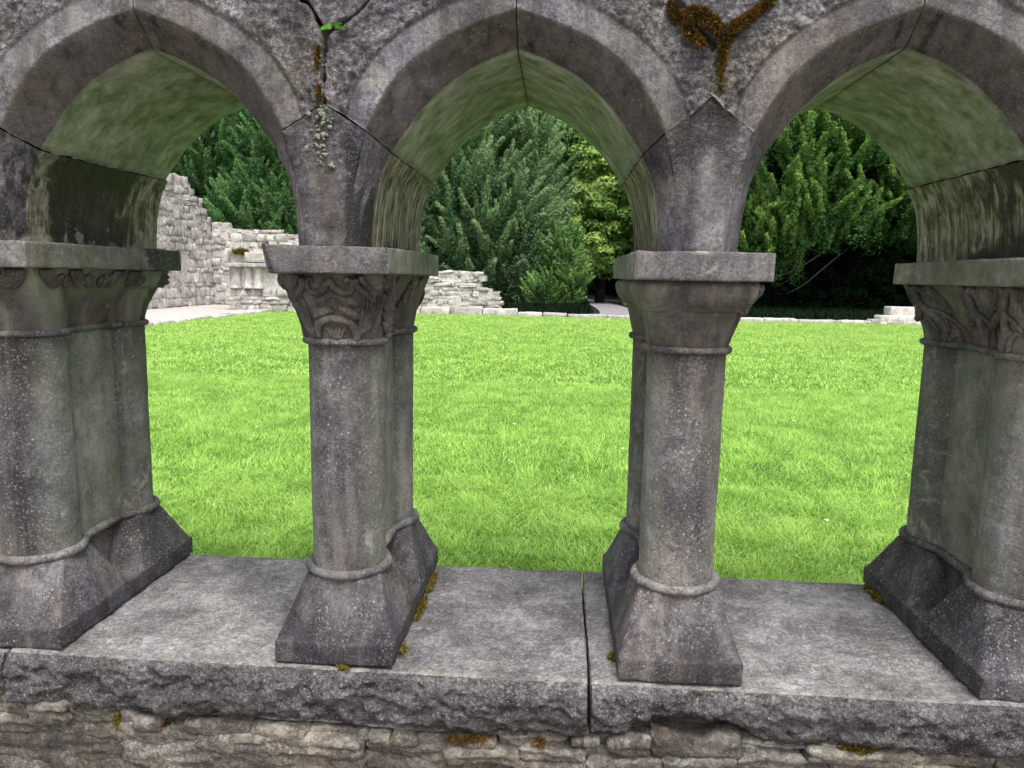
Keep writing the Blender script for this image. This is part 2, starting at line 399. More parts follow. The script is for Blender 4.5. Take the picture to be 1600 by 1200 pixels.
M_WHITE = simple("daisy_petals", (.78, .77, .74), (.85, .84, .82), 50, .6, 0.)
a = Acc()
for x, y in ((1.77, 1.95), (.92, 3.3), (.15, 4.0), (-1.7, 3.6), (2.4, 4.5)):
    th = np.arange(8) * 2 * np.pi / 8; r = .011; z = LZ + .045
    V = np.vstack([[x, y, z], np.stack([x + r * np.cos(th), y + r * np.sin(th), np.full(8, z + .003)], 1)])
    a.add(V, np.array([[0, 1 + i, 1 + (i + 1) % 8] for i in range(8)]))
link('daisies', a.mesh('daisies', M_WHITE, False), kind='stuff', label='few white daisies dotted in the near lawn', cat='flowers')

# ------------------------------------------------------------------ the sill wall
sill = empty('sill_wall', (.38, .3, -.76), 'low stone wall with rough faced coping slabs on thin rubble courses under the arcade', 'wall')
def slab(x0, x1, zb, seed, jag_l, jag_r, crack=None):
    V, N, Q = box_grid((x0, -.012, zb), (x1, .598, 0.), .0052, .006)
    P = V.copy(); f = fbm(P, 16, 4, seed); f2 = fbm(P, 55, 4, seed + 3)
    top = smooth(.55, .95, N[:, 2]); fr = smooth(.5, .9, -N[:, 1]) * (1 - top)
    # split rock face: bulges out below the top arris, undercut at the bottom
    t = np.clip(-P[:, 2] / -zb if zb > 0 else P[:, 2] / zb, 0, 1)
    cell = fbm(P * np.array([1, 1, 1.7]), 11, 3, seed + 7); ridge = 1 - np.abs(fbm(P * np.array([1, 1, 1.5]), 21, 4, seed + 8)) * 2.2
    face = (.016 * smooth(.04, .32, t) - .020 * smooth(.75, 1.0, t) + .020 * cell * smooth(0.05, .3, t) + .016 * (ridge - .5) * smooth(.06, .25, t) + .009 * f2 + .016 * fbm(P * np.array([1, 1, 1.4]), 34, 3, seed + 31) * smooth(.05, .2, t))
    P[:, 1] -= fr * face
    # flaky bedding on the top
    n = fbm(P * np.array([1, 1.7, 1]), 7.5, 5, seed + 21, .6); step = np.floor(n * 7) / 7 + smooth(.7, 1., n * 7 - np.floor(n * 7)) / 7
    P[:, 2] += top * (.0095 * step + .0028 * f2 - .004 * smooth(.0, -.012, P[:, 1]) - .002)
    fk = fbm(P * np.array([.8, 2.2, 1]), 13, 3, seed + 51); P[:, 2] -= top * .0042 * smooth(.30, .34, fk) * smooth(0, .05, P[:, 1])
    P[:, 2] += smooth(.5, .9, -N[:, 2]) * (.012 * fbm(P * np.array([1, 0, 0]), 9, 4, seed + 2))
    # wandering ends and worn rear arris
    jag = .004 * fbm(P * np.array([0, 1, 1]), 12, 4, 77)
    P[:, 0] += jag * (smooth(.8, 1, np.abs(N[:, 0])))
    if jag_r: P[:, 0] -= smooth(.8, 1, N[:, 0]) * (.028 * smooth(.72, 1., t) ** 2)
    P[:, 1] += smooth(.5, .9, N[:, 1]) * (.008 * fbm(P, 14, 4, seed + 5))
    if crack:
        for (cx0, cyy0, cx1, cyy1, dep, wd) in crack:
            u = np.clip((P[:, 0] - cx0) / (cx1 - cx0), 0, 1)
            yl = cyy0 + (cyy1 - cyy0) * u + .006 * fbm(np.stack([P[:, 0], 0 * u, 0 * u], 1), 25, 4, 5)
            inside = (P[:, 0] > cx0) & (P[:, 0] < cx1)
            P[:, 2] -= top * inside * dep * np.exp(-((P[:, 1] - yl) / wd) ** 2) * smooth(0, .15, u)
    # the scooped broken underside near the right pier
    if x0 > .5:
        d = np.sqrt(((P[:, 0] - .79) / .15) ** 2 + ((P[:, 2] + .125) / .072) ** 2)
        P[:, 1] += fr * .05 * smooth(1.05, .75, d) * (1 - smooth(.0, -.004, P[:, 2] * 0))
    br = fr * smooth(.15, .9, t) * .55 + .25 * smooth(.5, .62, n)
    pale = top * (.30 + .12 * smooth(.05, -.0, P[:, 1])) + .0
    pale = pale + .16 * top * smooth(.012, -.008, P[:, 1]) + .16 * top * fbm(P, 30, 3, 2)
    return mesh('coping_slab', P, [Q], M_SLAB, {'brown': br, 'pale': pale * .9, 'peck': fr * .85 + top * .38, 'dim': fr * (.55 + .4 * smooth(.02, .2, t)), 'black': fr * .12 + 0 * t, 'algae_and_light': 0 * t})
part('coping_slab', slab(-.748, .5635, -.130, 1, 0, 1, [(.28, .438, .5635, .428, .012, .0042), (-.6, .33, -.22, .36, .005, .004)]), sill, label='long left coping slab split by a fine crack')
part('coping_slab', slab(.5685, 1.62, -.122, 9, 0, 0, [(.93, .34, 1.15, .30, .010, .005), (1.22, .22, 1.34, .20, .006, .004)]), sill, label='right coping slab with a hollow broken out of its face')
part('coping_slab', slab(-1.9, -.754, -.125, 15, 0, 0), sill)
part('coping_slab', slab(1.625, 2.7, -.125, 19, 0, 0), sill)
V, N, Q = box_grid((-1.9, .035, -.79), (2.7, .575, -.100), .05, .01); part('rubble_core', mesh('rubble_core', V, [Q], M_MORTAR), sill)

def rub_mesh(seed, sx, sy, sz, res, strata=1.):
    V, N, Q = box_grid((-sx, -sy, -sz), (sx, sy, sz), res, min(sx, sy, sz) * .42)
    P = V.copy(); o = seed * 3.7
    e = fbm(P + o, 9, 3, seed); e2 = fbm((P + o) * np.array([.55, 1, 3.2 * strata]), 17, 4, seed + 2); r = 1 - 2 * np.abs(e2)
    P += N * (.010 * e + .010 * r + .003 * fbm(P + o, 60, 3, seed))[:, None] * min(1, sz / .018)
    P[:, 2] += .006 * fbm(P * np.array([1, 0, 0]) + o, 13, 3, seed + 5)
    P[:, 0] += .010 * fbm(P * np.array([0, 0, 1.]) + o, 20, 3, seed + 6)
    return P, Q, r
# stones read off the photograph: x0, x1, z top, z bottom on the front of the wall
RS = [(-1.05, -.80, -.120, -.165), (-.80, -.700, -.118, -.148), (-.70, -.615, -.122, -.165), (-.612, -.492, -.118, -.158), (-.486, -.452, -.128, -.153), (-.448, -.392, -.142, -.160), (-.388, -.340, -.140, -.158),
      (-.335, -.19, -.146, -.163), (-.185, -.06, -.150, -.170), (-.055, .075, -.149, -.168), (.08, .125, -.150, -.163),
      (.13, .185, -.145, -.175), (.19, .30, -.148, -.170), (.305, .37, -.144, -.164), (.375, .52, -.134, -.158), (.53, .552, -.137, -.150), (.555, .585, -.128, -.140), (.588, .612, -.128, -.140), (.616, .70, -.124, -.150),
      (.705, .89, -.112, -.160), (.895, 1.02, -.124, -.146), (1.03, 1.24, -.126, -.145), (1.25, 1.42, -.126, -.145), (1.43, 1.60, -.126, -.150),
      (-1.05, -.86, -.170, -.215), (-.855, -.50, -.166, -.196), (-.492, -.31, -.164, -.196), (-.305, .065, -.172, -.205), (.072, .255, -.176, -.204), (.26, .42, -.170, -.196), (.425, .56, -.162, -.196), (.55, .73, -.152, -.176), (.735, .88, -.162, -.190), (.885, 1.08, -.152, -.178), (1.085, 1.25, -.148, -.176), (1.255, 1.6, -.152, -.180),
      (-.86, -.49, -.199, -.265), (-.485, -.27, -.199, -.250), (-.265, .07, -.208, -.250), (.075, .40, -.207, -.245), (.405, .56, -.199, -.240), (.565, .73, -.179, -.225), (.735, 1.0, -.193, -.235), (1.005, 1.3, -.181, -.225)]
zz = -.255; ri = np.random.default_rng(3)
while zz > -.74:
    x = -1.0 + ri.uniform(0, .1); h = ri.uniform(.04, .075)
    while x < 1.75:
        w_ = ri.uniform(.14, .38); RS.append((x, x + w_ - .008, zz - .003, zz - h)); x += w_
    zz -= h
for i, (x0, x1, z1, z0) in enumerate(RS):
    sx, sz = (x1 - x0) / 2, max((z1 - z0) / 2, .006); dp = .055
    P, Q, r = rub_mesh(i + 1, sx, dp, sz + .0025, .0055 if z1 > -.21 else .02)
    yo = .042 + .012 * math.sin(i * 2.3)
    P = P + np.array([(x0 + x1) / 2, yo, (z0 + z1) / 2])
    pale = .42 * smooth(.3, .9, r) + .28 * (z1 > -.18) * smooth(-.2, .8, (P[:, 2] - (z0 + z1) / 2) / sz)
    part('stone', mesh('stone', P, [Q], M_RUB, {'peck': np.full(len(P), .55), 'pale': pale * .8, 'brown': np.full(len(P), .35), 'algae_and_light': 0 * r, 'black': 0 * r}), sill)

# ------------------------------------------------------------------ piers
RSH, YF, YR = .083, .140, .466
def poly_r(theta, rr=.086, wx=.047, yc=.163):
    """outline of two circles joined by a web, polar about the pier centre; theta from -y (front)"""
    s, c = np.sin(theta), np.cos(theta); c_ = np.abs(c)
    disc = (yc * c_) ** 2 - yc ** 2 + rr ** 2
    rc = np.where(disc > 0, yc * c_ + np.sqrt(np.maximum(disc, 0)), 0)
    rw = wx / np.maximum(np.abs(s), 1e-6)
    return np.maximum(rc, np.where(rw * c_ < yc, rw, 0))
def outline(n, rr=.086, wx=.047, grow=0.):
    """dense loop of (x,y) around the twin shafts, starting at front centre, towards +x"""
    th = np.linspace(0, 2 * np.pi, 4000, endpoint=False); r = poly_r(th, rr + grow, wx + grow)
    k = np.hanning(91); k /= k.sum(); r = np.convolve(np.concatenate([r[-45:], r, r[:45]]), k, 'valid')
    P = np.stack([r * np.sin(th), -r * np.cos(th)], 1)
    d = np.concatenate([[0], np.cumsum(np.linalg.norm(np.roll(P, -1, 0) - P, axis=1))])
    s = np.linspace(0, d[-1], n, endpoint=False); Pc = np.vstack([P, P[:1]])
    return np.stack([np.interp(s, d, Pc[:, 0]), np.interp(s, d, Pc[:, 1])], 1)
YC = .303
def ring_mesh(z, grow, rad, name):
    o = outline(220, grow=grow); path = np.stack([o[:, 0], o[:, 1] + YC, np.full(len(o), z)], 1)
    path[:, 2] += .002 * fbm(path, 10, 2, 4)
    rr = rad * (1 + .13 * fbm(path, 16, 3, 8))
    V, q = tube(path, rr, 10, True)
    V = V + .0012 * vnormals(V, q) * fbm(V, 60, 3, 3)[:, None]
    return mesh(name, V, [q], M_PIER, {'pale': np.full(len(V), .16)})

def base_mesh():
    a = Acc(); hw = .1334
    V, N, Q = box_grid((-hw, 0, .002), (hw, .6056, .0535), .0062, .0045)
    ed = smooth(.95, .75, np.max(np.abs(N), 1)); V = V - N * (ed * .008 * np.clip(fbm(V, 24, 4, 33) - .05, 0, 1))[:, None]
    V = V + N * (.0015 * fbm(V, 30, 3, 2) + .002 * fbm(V, 7, 2, 3))[:, None]; a.add(V, Q)
    # broach: square below, round above
    for c in (.1415, .6056 - .1415):
        nth = 200; nz = 44; th = np.linspace(0, 2 * np.pi, nth, endpoint=False) + np.pi / nth
        rows = []
        for j in range(nz):
            t = j / (nz - 1); z = .0525 + t * (.192 - .0525)
            k_ = t ** .92
            half = .1325 * (1 - k_) + .0835 * k_         # octagon made of a shrinking square with corners cut
            cut = (.1325 * 1.4142) * (1 - k_) + .0905 * k_
            ca, sa = np.abs(np.cos(th)), np.abs(np.sin(th))
            r = np.minimum(half / np.maximum(ca, sa), cut / np.maximum((ca + sa) / 1.4142, 1e-6))
            rc = .0905; r = r * (1 - smooth(.86, 1., t)) + rc * smooth(.86, 1., t)
            rows.append(np.stack([r * np.cos(th), c + r * np.sin(th), np.full(nth, z)], 1))
        V = np.vstack(rows); q = grid_faces(nth, nz, True); Nn = vnormals(V, q)
        V = V + Nn * (.0022 * fbm(V, 13, 3, 5) + .0009 * fbm(V, 60, 3, 6))[:, None]
        cap = np.array([[(nz - 1) * nth + i for i in range(nth)]]); a.add(V, q, cap)
    V, N, Q = box_grid((-.036, .14, .05), (.036, .47, .192), .012, .004); a.add(V, Q)
    W_ = np.vstack(a.V); me = a.mesh('base', M_PIER)
    for nm, vals in (('pale', .24 + .10 * fbm(W_, 5, 2, 3) - .2 * (W_[:, 2] < .05)), ('dim', .85 + .6 * fbm(W_, 6, 3, 9) + .25 * (W_[:, 2] < .052))):
        at = me.attributes.new(nm, 'FLOAT', 'POINT'); at.data.foreach_set('value', vals.astype(np.float32))
    return me
def shaft_mesh(y, seed, r=RSH, band=.45, bw=.3, bk=.9):
    nth, nz = 72, 80; th = np.linspace(0, 2 * np.pi, nth, endpoint=False); z = np.linspace(.186, .716, nz)
    T, Z = np.meshgrid(th, z); r_ = r * (1 + .02 * ((Z - .186) / .53))
    V = np.stack([(r_ * np.cos(T)).ravel(), (y + r_ * np.sin(T)).ravel(), Z.ravel()], 1); q = grid_faces(nth, nz, True)
    Nn = np.stack([np.cos(T).ravel(), np.sin(T).ravel(), 0 * T.ravel()], 1)
    V = V + Nn * (.0016 * fbm(V, 9, 3, seed) + .0007 * fbm(V, 70, 3, seed + 1))[:, None]
    front = smooth(.2, .8, -Nn[:, 1])
    return mesh('shaft', V, [q], M_PIER, {'dim': bk * np.exp(-((Nn[:, 0] - band) / bw) ** 2) * smooth(0, .3, -Nn[:, 1]) * (.5 + 1.2 * fbm(V * np.array([1, 1, .35]), 7, 3, seed + 8)) + .5 * smooth(.62, .72, V[:, 2]), 'pale': .14 + .12 * fbm(V, 4, 2, seed + 5) + .10 * smooth(.45, .2, V[:, 2]) + .14 * smooth(.3, .9, np.abs(Nn[:, 0])) + .07 * (y > .3), 'brown': .35 * (.5 + fbm(V * np.array([1, 1, .3]), 9, 3, seed)), 'algae_and_light': .20 * smooth(.3, .95, np.abs(Nn[:, 0]))})  # rear shaft and both sides paler: light painted into the stone colour
def web_mesh():
    V, N, Q = box_grid((-.046, .155, .186), (.046, .452, .716), .010, .006)
    V = V + N * (.0022 * fbm(V, 11, 3, 9))[:, None]
    return mesh('web_panel', V, [Q], M_PIER, {'pale': .30 + .20 * fbm(V, 6, 3, 3), 'algae_and_light': np.full(len(V), .34)})  # web lightened in colour to look lit from the open side

HX, HY = .118, .290     # half size of the capital where it meets the abacus
ZN, ZT = .716, .8625
def rect_loop(n):
    """uniform points on the rectangle from front centre towards +x, with a (metres along)"""
    L = 4 * (HX + HY); a = np.linspace(0, L, n, endpoint=False); P = rect_at(a); return a, P
def rect_at(a):
    L = 4 * (HX + HY); a = np.mod(a, L); P = np.zeros(a.shape + (2,))
    c = [HX, HX + 2 * HY, 3 * HX + 2 * HY, 3 * HX + 4 * HY]
    m = a < c[0]; P[m] = np.stack([a[m], np.full(m.sum(), -HY)], -1)
    m = (a >= c[0]) & (a < c[1]); P[m] = np.stack([np.full(m.sum(), HX), -HY + a[m] - c[0]], -1)
    m = (a >= c[1]) & (a < c[2]); P[m] = np.stack([HX - (a[m] - c[1]), np.full(m.sum(), HY)], -1)
    m = (a >= c[2]) & (a < c[3]); P[m] = np.stack([np.full(m.sum(), -HX), HY - (a[m] - c[2])], -1)
    m = a >= c[3]; P[m] = np.stack([-HX + a[m] - c[3], np.full(m.sum(), -HY)], -1)
    return P
def cap_surf(a, t, g):
    a = np.asarray(a, float); t = np.asarray(t, float)
    P1 = rect_at(a); th = np.arctan2(P1[..., 0], -P1[..., 1]); ths = np.linspace(-np.pi, np.pi, 2001)
    o = poly_r(np.mod(ths, 2 * np.pi)); k = np.hanning(41); k /= k.sum(); o = np.convolve(np.concatenate([o[-21:-1], o, o[1:21]]), k, 'valid')
    r = np.interp(th, ths, o); P0 = np.stack([r * np.sin(th), -r * np.cos(th)], -1)
    rl = np.linalg.norm(P1, axis=-1)
    corner = 1 - .035 * smooth(.6, 1., np.minimum(np.abs(P1[..., 0]) / HX, np.abs(P1[..., 1]) / HY)) 
    w = g(t)[..., None]; P = P0 * (1 - w) + P1 * corner[..., None] * w
    return np.concatenate([P, (ZN + (ZT - ZN) * t)[..., None]], -1) + np.array([0, YC, 0])
def cap_frame(a, t, g):
    p = cap_surf(a, t, g); e = 1e-3
    da = cap_surf(np.asarray(a) + e, t, g) - p; dt = cap_surf(a, np.asarray(t) + e, g) - p
    n = np.cross(da, dt); n /= np.maximum(np.linalg.norm(n, axis=-1, keepdims=True), 1e-12)
    return p, n
def cap_body(g, disp, attrs, seed):
    na, nt_ = 420, 46; a, _ = rect_loop(na); t = np.linspace(0, 1, nt_); A, T = np.meshgrid(a, t); A, T = A.ravel(), T.ravel()
    p, n = cap_frame(A, T, g); d = disp(A, T) + .0013 * fbm(p, 28, 3, seed) + .0006 * fbm(p, 90, 3, seed + 1)
    p = p + n * d[:, None]; at = attrs(A, T, p, d)
    return mesh('capital', p, [grid_faces(na, nt_, True)], M_CARVE, at)
def strand(acc, g, pts, r0, r1=None, flat=.55, out=.0):
    """raised stem or leaf edge along (a,t) control points, sunk half into the bell"""
    r1 = r0 if r1 is None else r1; c = catmull(pts, 6 * len(pts)); p, n = cap_frame(c[:, 0], np.clip(c[:, 1], 0, 1), g)
    s = np.linspace(0, 1, len(c)); rad = 1.55 * (r0 + (r1 - r0) * s); rad = rad * np.minimum(1, np.minimum(s, 1 - s) * 9 + .35)
    p = p + n * (rad * .55 + out)[:, None]
    V, q = tube(p, rad, 7); acc.add(V, q, pale=.22)  # raised strands painted paler, so the recesses look shaded
def lobe(acc, g, a, t, ra, rt, h, rot=0., groove=0):
    """raised leaf lobe: a low dome on the bell"""
    m = 13; u = np.linspace(-1, 1, m); U, W = np.meshgrid(u, u); ku = np.sqrt(1 - W ** 2 / 2); kw = np.sqrt(1 - U ** 2 / 2)
    X_, Y_ = U * ku, W * kw; rr = np.clip(1 - X_ ** 2 - Y_ ** 2, 0, 1)
    c, s = math.cos(rot), math.sin(rot); ZS = ZT - ZN
    xa = X_ * ra; yt = Y_ * rt; A = a + xa * c - yt * s; T = t + (xa * s + yt * c) / ZS
    p, n = cap_frame(A.ravel(), np.clip(T.ravel(), 0, 1.0), g)
    hh = h * np.sqrt(rr) - .002
    if groove: hh = hh + h * .22 * np.cos(groove * np.pi * Y_) * rr
    p = p + n * hh.ravel()[:, None]; acc.add(p, grid_faces(m, m), pale=.12)

gA = lambda t: smooth(0, 1.25, t) * .35 + t ** 1.5 * .655
gP = lambda t: np.where(t < .62, .62 * (t / .62) ** 1.05, .62 + .38 * smooth(.62, .92, t))
def wave_side(acc, g, a0, sgn=1, sc=1.):
    """scrolling drapery of nested ridges hung under the abacus, ending in a curl"""
    for k in range(5):
        o = k * .0085
        strand(acc, g, [(a0 + sgn * (o) * sc, .99), (a0 + sgn * (.006 + o * .95) * sc, .88 + .01 * k), (a0 + sgn * (.026 + o * .7) * sc, .74 + .03 * k), (a0 + sgn * (.052 + o * .45) * sc, .76 + .03 * k), (a0 + sgn * (.070 + o * .2) * sc, .92)], .0042, .0030, out=.002)
    th = np.linspace(0, 7.5, 12); strand(acc, g, [(a0 + sgn * (.082 + .013 * (1 - t_ / 9) * math.cos(t_ + 2.5)) * sc, .82 + .10 * (1 - t_ / 9) * math.sin(t_ + 2.5)) for t_ in th], .0050, .0034, out=.002)
    lobe(acc, g, a0 + sgn * .082 * sc, .82, .007, .007, .007)

def leaf_spray(acc, g, a0, sgn, t0=.05, t1=.95, n=6, w=.05):
    for k in range(n):
        f = k / (n - 1); strand(acc, g, [(a0 + sgn * (.004 + .004 * k), t0 + .1 * f), (a0 + sgn * (.012 + .007 * k), t0 + .25 + .08 * f), (a0 + sgn * (.02 + .010 * k), .55 + .06 * f), (a0 + sgn * w * (.45 + .11 * k), .78 + .2 * (1 - f) * .5)], .0042, .0022)

def capital_foliage():           # second pier: interlaced bands over a hooded bud, leaf sprays at the corners
    body = cap_body(gA, lambda a, t: 0 * a, lambda a, t, p, d: {'brown': .75 * smooth(.03, -.1, p[:, 0]) + .45, 'algae_and_light': .30 * smooth(.06, .12, p[:, 0]), 'pale': .08 + .14 * smooth(.06, .12, p[:, 0])}, 31)
    acc = Acc(); L = 4 * (HX + HY)
    for face in (0, 2):          # front and rear
        A0 = face * L / 4 if face == 0 else L / 2
        for s in (-1, 1):
            strand(acc, gA, [(A0 + s * .001, .93), (A0 + s * .012, .80), (A0 + s * .030, .73), (A0 + s * .046, .76), (A0 + s * .050, .88), (A0 + s * .040, .93), (A0 + s * .034, .86)], .0055, .003)
            strand(acc, gA, [(A0 + s * .055, .97), (A0 + s * .060, .84), (A0 + s * .082, .70), (A0 + s * .105, .60)], .0065, .003)
            strand(acc, gA, [(A0 + s * .068, .98), (A0 + s * .076, .88), (A0 + s * .096, .76)], .0045, .003)
            leaf_spray(acc, gA, A0 + s * .052, s)
        lobe(acc, gA, A0 + .033, .63, .036, .013, .012, -.42, 2); lobe(acc, gA, A0 - .026, .60, .030, .011, .008, .45, 2)
        lobe(acc, gA, A0 - .026, .42, .033, .012, .012, .30, 2); lobe(acc, gA, A0 + .040, .43, .034, .013, .010, -.50, 2)
        lobe(acc, gA, A0 + .005, .53, .008, .008, .009)
        strand(acc, gA, [(A0 - .040, .02), (A0 - .042, .18), (A0 - .030, .31), (A0 + .004, .36), (A0 + .040, .28), (A0 + .052, .12), (A0 + .050, .02)], .0058)
        for k in range(-2, 3): strand(acc, gA, [(A0 + .004 + k * .003, .04), (A0 + .004 + k * .009, .18), (A0 + .004 + k * .013, .25 - .03 * abs(k))], .0035, .0016)
        lobe(acc, gA, A0 + .004, .13, .008, .010, .008)
    for s in (1, -1):            # sides: two clusters of slanting leaves
        for A0 in (s * .195, s * .50):
            for k in range(6):
                for q_ in (-1, 1):
                    strand(acc, gA, [(A0 + q_ * .004, .04 + .10 * k), (A0 + q_ * .020, .16 + .12 * k), (A0 + q_ * (.050 + .004 * k), min(.97, .30 + .14 * k))], .0075, .003, out=.001)
            strand(acc, gA, [(A0, .02), (A0 + .002, .5), (A0, .98)], .006, .004)
        lobe(acc, gA, s * .135, .86, .018, .018, .016); lobe(acc, gA, s * .135, .62, .012, .02, .012)
    return body, acc.mesh('carved_leaves', M_CARVE)
def capital_plain():             # third pier: plain bell with bulbous scallops under the abacus
    def disp(a, t):
        L = 4 * (HX + HY); am = np.mod(a + L / 2, L) - L / 2; d = 0
        for c, w_, h in ((-.095, .026, .020), (-.005, .024, .012), (.045, .052, .012), (.115, .018, .012), (-.20, .045, .016), (-.33, .045, .012), (-.50, .05, .016), (-.66, .04, .018), (.2, .045, .014), (.35, .05, .012), (.52, .05, .015), (.68, .03, .02), (.79, .04, .012)):
            d = d + h * np.sqrt(np.clip(1 - ((am - c) / (w_ * 1.45)) ** 2, 0, 1)) * np.sqrt(np.clip(1 - ((t - .80) / .24) ** 2, 0, 1))
        return d - .004 * smooth(.90, 1., t) + .0028 * np.exp(-((t - .52) / .015) ** 2)
    body = cap_body(gP, disp, lambda a, t, p, d: {'brown': 0 * a + .35, 'algae_and_light': .35 * smooth(-.03, -.11, p[:, 0]), 'pale': .06 + .38 * np.exp(-((p[:, 0] - .112) / .02) ** 2) * smooth(.5, .8, t) + .32 * np.exp(-((p[:, 0] + .02) / .014) ** 2) * np.exp(-((t - .8) / .15) ** 2)}, 41)
    acc = Acc()
    for k in range(4): strand(acc, gP, [(.100 + .003 * k, .56 + .03 * k), (.112, .68 + .05 * k), (.118 + .002 * k, .86 + .03 * k)], .006, .004, out=.004)
    return body, acc.mesh('carved_leaf', M_CARVE)
def capital_scroll():            # first pier: scrolls along the top of a smooth hollow bell
    body = cap_body(gA, lambda a, t: .006 * np.exp(-((t - .80) / .05) ** 2) * 0 + .012 * smooth(.62, .74, t) * np.exp(-((np.mod(a + 1.632 / 2, 1.632) - 1.632 / 2 - .62) / .07) ** 2), lambda a, t, p, d: {'brown': .35 + .4 * np.exp(-((a - .52) / .05) ** 2), 'algae_and_light': .60 * smooth(.05, .11, p[:, 0]), 'pale': .14 + .25 * np.exp(-((a - .50) / .06) ** 2) * smooth(.15, .4, t) * smooth(.7, .5, t), 'black': .62 * smooth(.60, .66, a) * smooth(.75, .7, a) + .45 * np.exp(-((a - .56) / .08) ** 2) * smooth(.22, .08, t)}, 51)
    acc = Acc()
    for s in (1, -1):
        for a0, q_ in ((.14, 1), (.245, 1), (.46, -1), (.50, 1), (.60, 1)): wave_side(acc, gA, s * a0, s * q_, 1.)
    for a0, q_ in ((-.10, 1), (.10, -1)): wave_side(acc, gA, a0, q_)
    lobe(acc, gA, .69, .80, .03, .020, .020, 0, 3)
    return body, acc.mesh('carved_scrolls', M_CARVE)
def capital_volute():            # fourth pier: hooked stalks with drooping ribbed leaves
    body = cap_body(gA, lambda a, t: 0 * a, lambda a, t, p, d: {'brown': .4 + .35 * np.exp(-((np.mod(a, 1.632) - (1.632 - .50)) / .05) ** 2), 'algae_and_light': .50 * smooth(-.05, -.11, p[:, 0]) , 'pale': 0 * a + .14}, 61)
    acc = Acc()
    def motif(A0, s):
        st_ = .0068
        strand(acc, gA, [(A0 + s * .000, .02), (A0 - s * .004, .30), (A0 + s * .004, .52), (A0 + s * .016, .66), (A0 + s * .018, .80)], st_ * .8, st_)
        strand(acc, gA, [(A0 + s * .018, .66), (A0 + s * .017, .86), (A0 + s * .030, .98), (A0 + s * .045, .90), (A0 + s * .048, .74), (A0 + s * .040, .66)], st_, .004, out=.002)
        strand(acc, gA, [(A0 + s * .014, .66), (A0 + s * .012, .88), (A0 - s * .004, .97), (A0 - s * .018, .88), (A0 - s * .022, .70)], st_, .004, out=.002)
        strand(acc, gA, [(A0 + s * .016, .62), (A0 + s * .036, .46), (A0 + s * .060, .40), (A0 + s * .078, .44)], st_, .004, out=.004)
        for k in range(4): strand(acc, gA, [(A0 - s * (.006 + .016 * k), .98), (A0 - s * (.012 + .017 * k), .78 - .03 * k), (A0 - s * (.026 + .016 * k), .62 - .02 * k), (A0 - s * (.036 + .015 * k), .74), (A0 - s * (.034 + .014 * k), .97)], .0042, .003)
        for k in range(-3, 4): strand(acc, gA, [(A0 + s * .004 + k * .002, .03), (A0 + k * .0055, .22), (A0 + k * .009, .38 - .02 * abs(k)), (A0 + k * .0105, .46 - .035 * abs(k))], .0036, .0020)
        strand(acc, gA, [(A0 - s * .025, .04), (A0 - s * .03, .22), (A0 - s * .055, .34), (A0 - s * .085, .30)], .0045, .0028)
        strand(acc, gA, [(A0 + s * .020, .60), (A0 - s * .03, .50), (A0 - s * .09, .30), (A0 - s * .13, .10)], .0042, .0022)
    for A0 in (-.60, -.335, -.18): motif(A0, -1)
    for A0 in (.60, .335, .18): motif(A0, 1)
    motif(-.03, -1)
    return body, acc.mesh('carved_volutes', M_CARVE)

def abacus_mesh(kind):
    V, N, Q = box_grid((-.1342, -.0194, .8615), (.1342, .5875, .9175), .0065, .0035)
    ed = smooth(.72, .60, np.max(np.abs(N), 1)) + .5 * smooth(.95, .8, np.max(np.abs(N), 1)); V = V - N * (ed * .0075 * np.clip(fbm(V, 26, 4, 90 + kind) - .05, 0, 1))[:, None]
    if kind == 1:   # rear end flares out
        V[:, 0] = V[:, 0] * (1 + .22 * smooth(.415, .435, V[:, 1]))
        V[:, 0] *= 1 - .20 * smooth(.54, .59, V[:, 1]) ** 2
    V = V + N * (.0012 * fbm(V, 22, 3, 70 + kind) + .0022 * fbm(V, 6, 2, 71 + kind))[:, None]
    V[:, 2] += .003 * smooth(.5, 1, N[:, 2]) * fbm(V, 20, 4, 3 + kind)
    if kind == 2:   # knocked front left corner
        d = ((V[:, 0] + .1342) / .030) + ((V[:, 1] + .0194) / .05) + (V[:, 2] - .8615) / .09
        k = smooth(1.0, .65, d); V = V + k[:, None] * np.array([.013, .020, .012]) * (1 + .3 * fbm(V, 60, 3, 2))[:, None]
    al = smooth(.5, .9, np.abs(N[:, 0])) * .50; bl = 0 * al; pa = .16 + .18 * smooth(.5, .9, np.abs(N[:, 0])) + .12 * fbm(V, 7, 3, 4)
    if kind == 1: al = smooth(.5, .9, N[:, 0]) * .25; bl = .75 * smooth(.405, .425, V[:, 1])
    if kind == 3: pa = pa + .38 * smooth(-.06, .0, V[:, 0]) * smooth(.05, -.01, V[:, 0]) * smooth(.86, .93, V[:, 2]) + .1
    if kind == 4: pa = pa + .22 * smooth(.3, .6, V[:, 1])
    return mesh('abacus', V, [Q], M_PIER, {'algae_and_light': al, 'black': bl, 'pale': pa, 'brown': .3 + 0 * al})

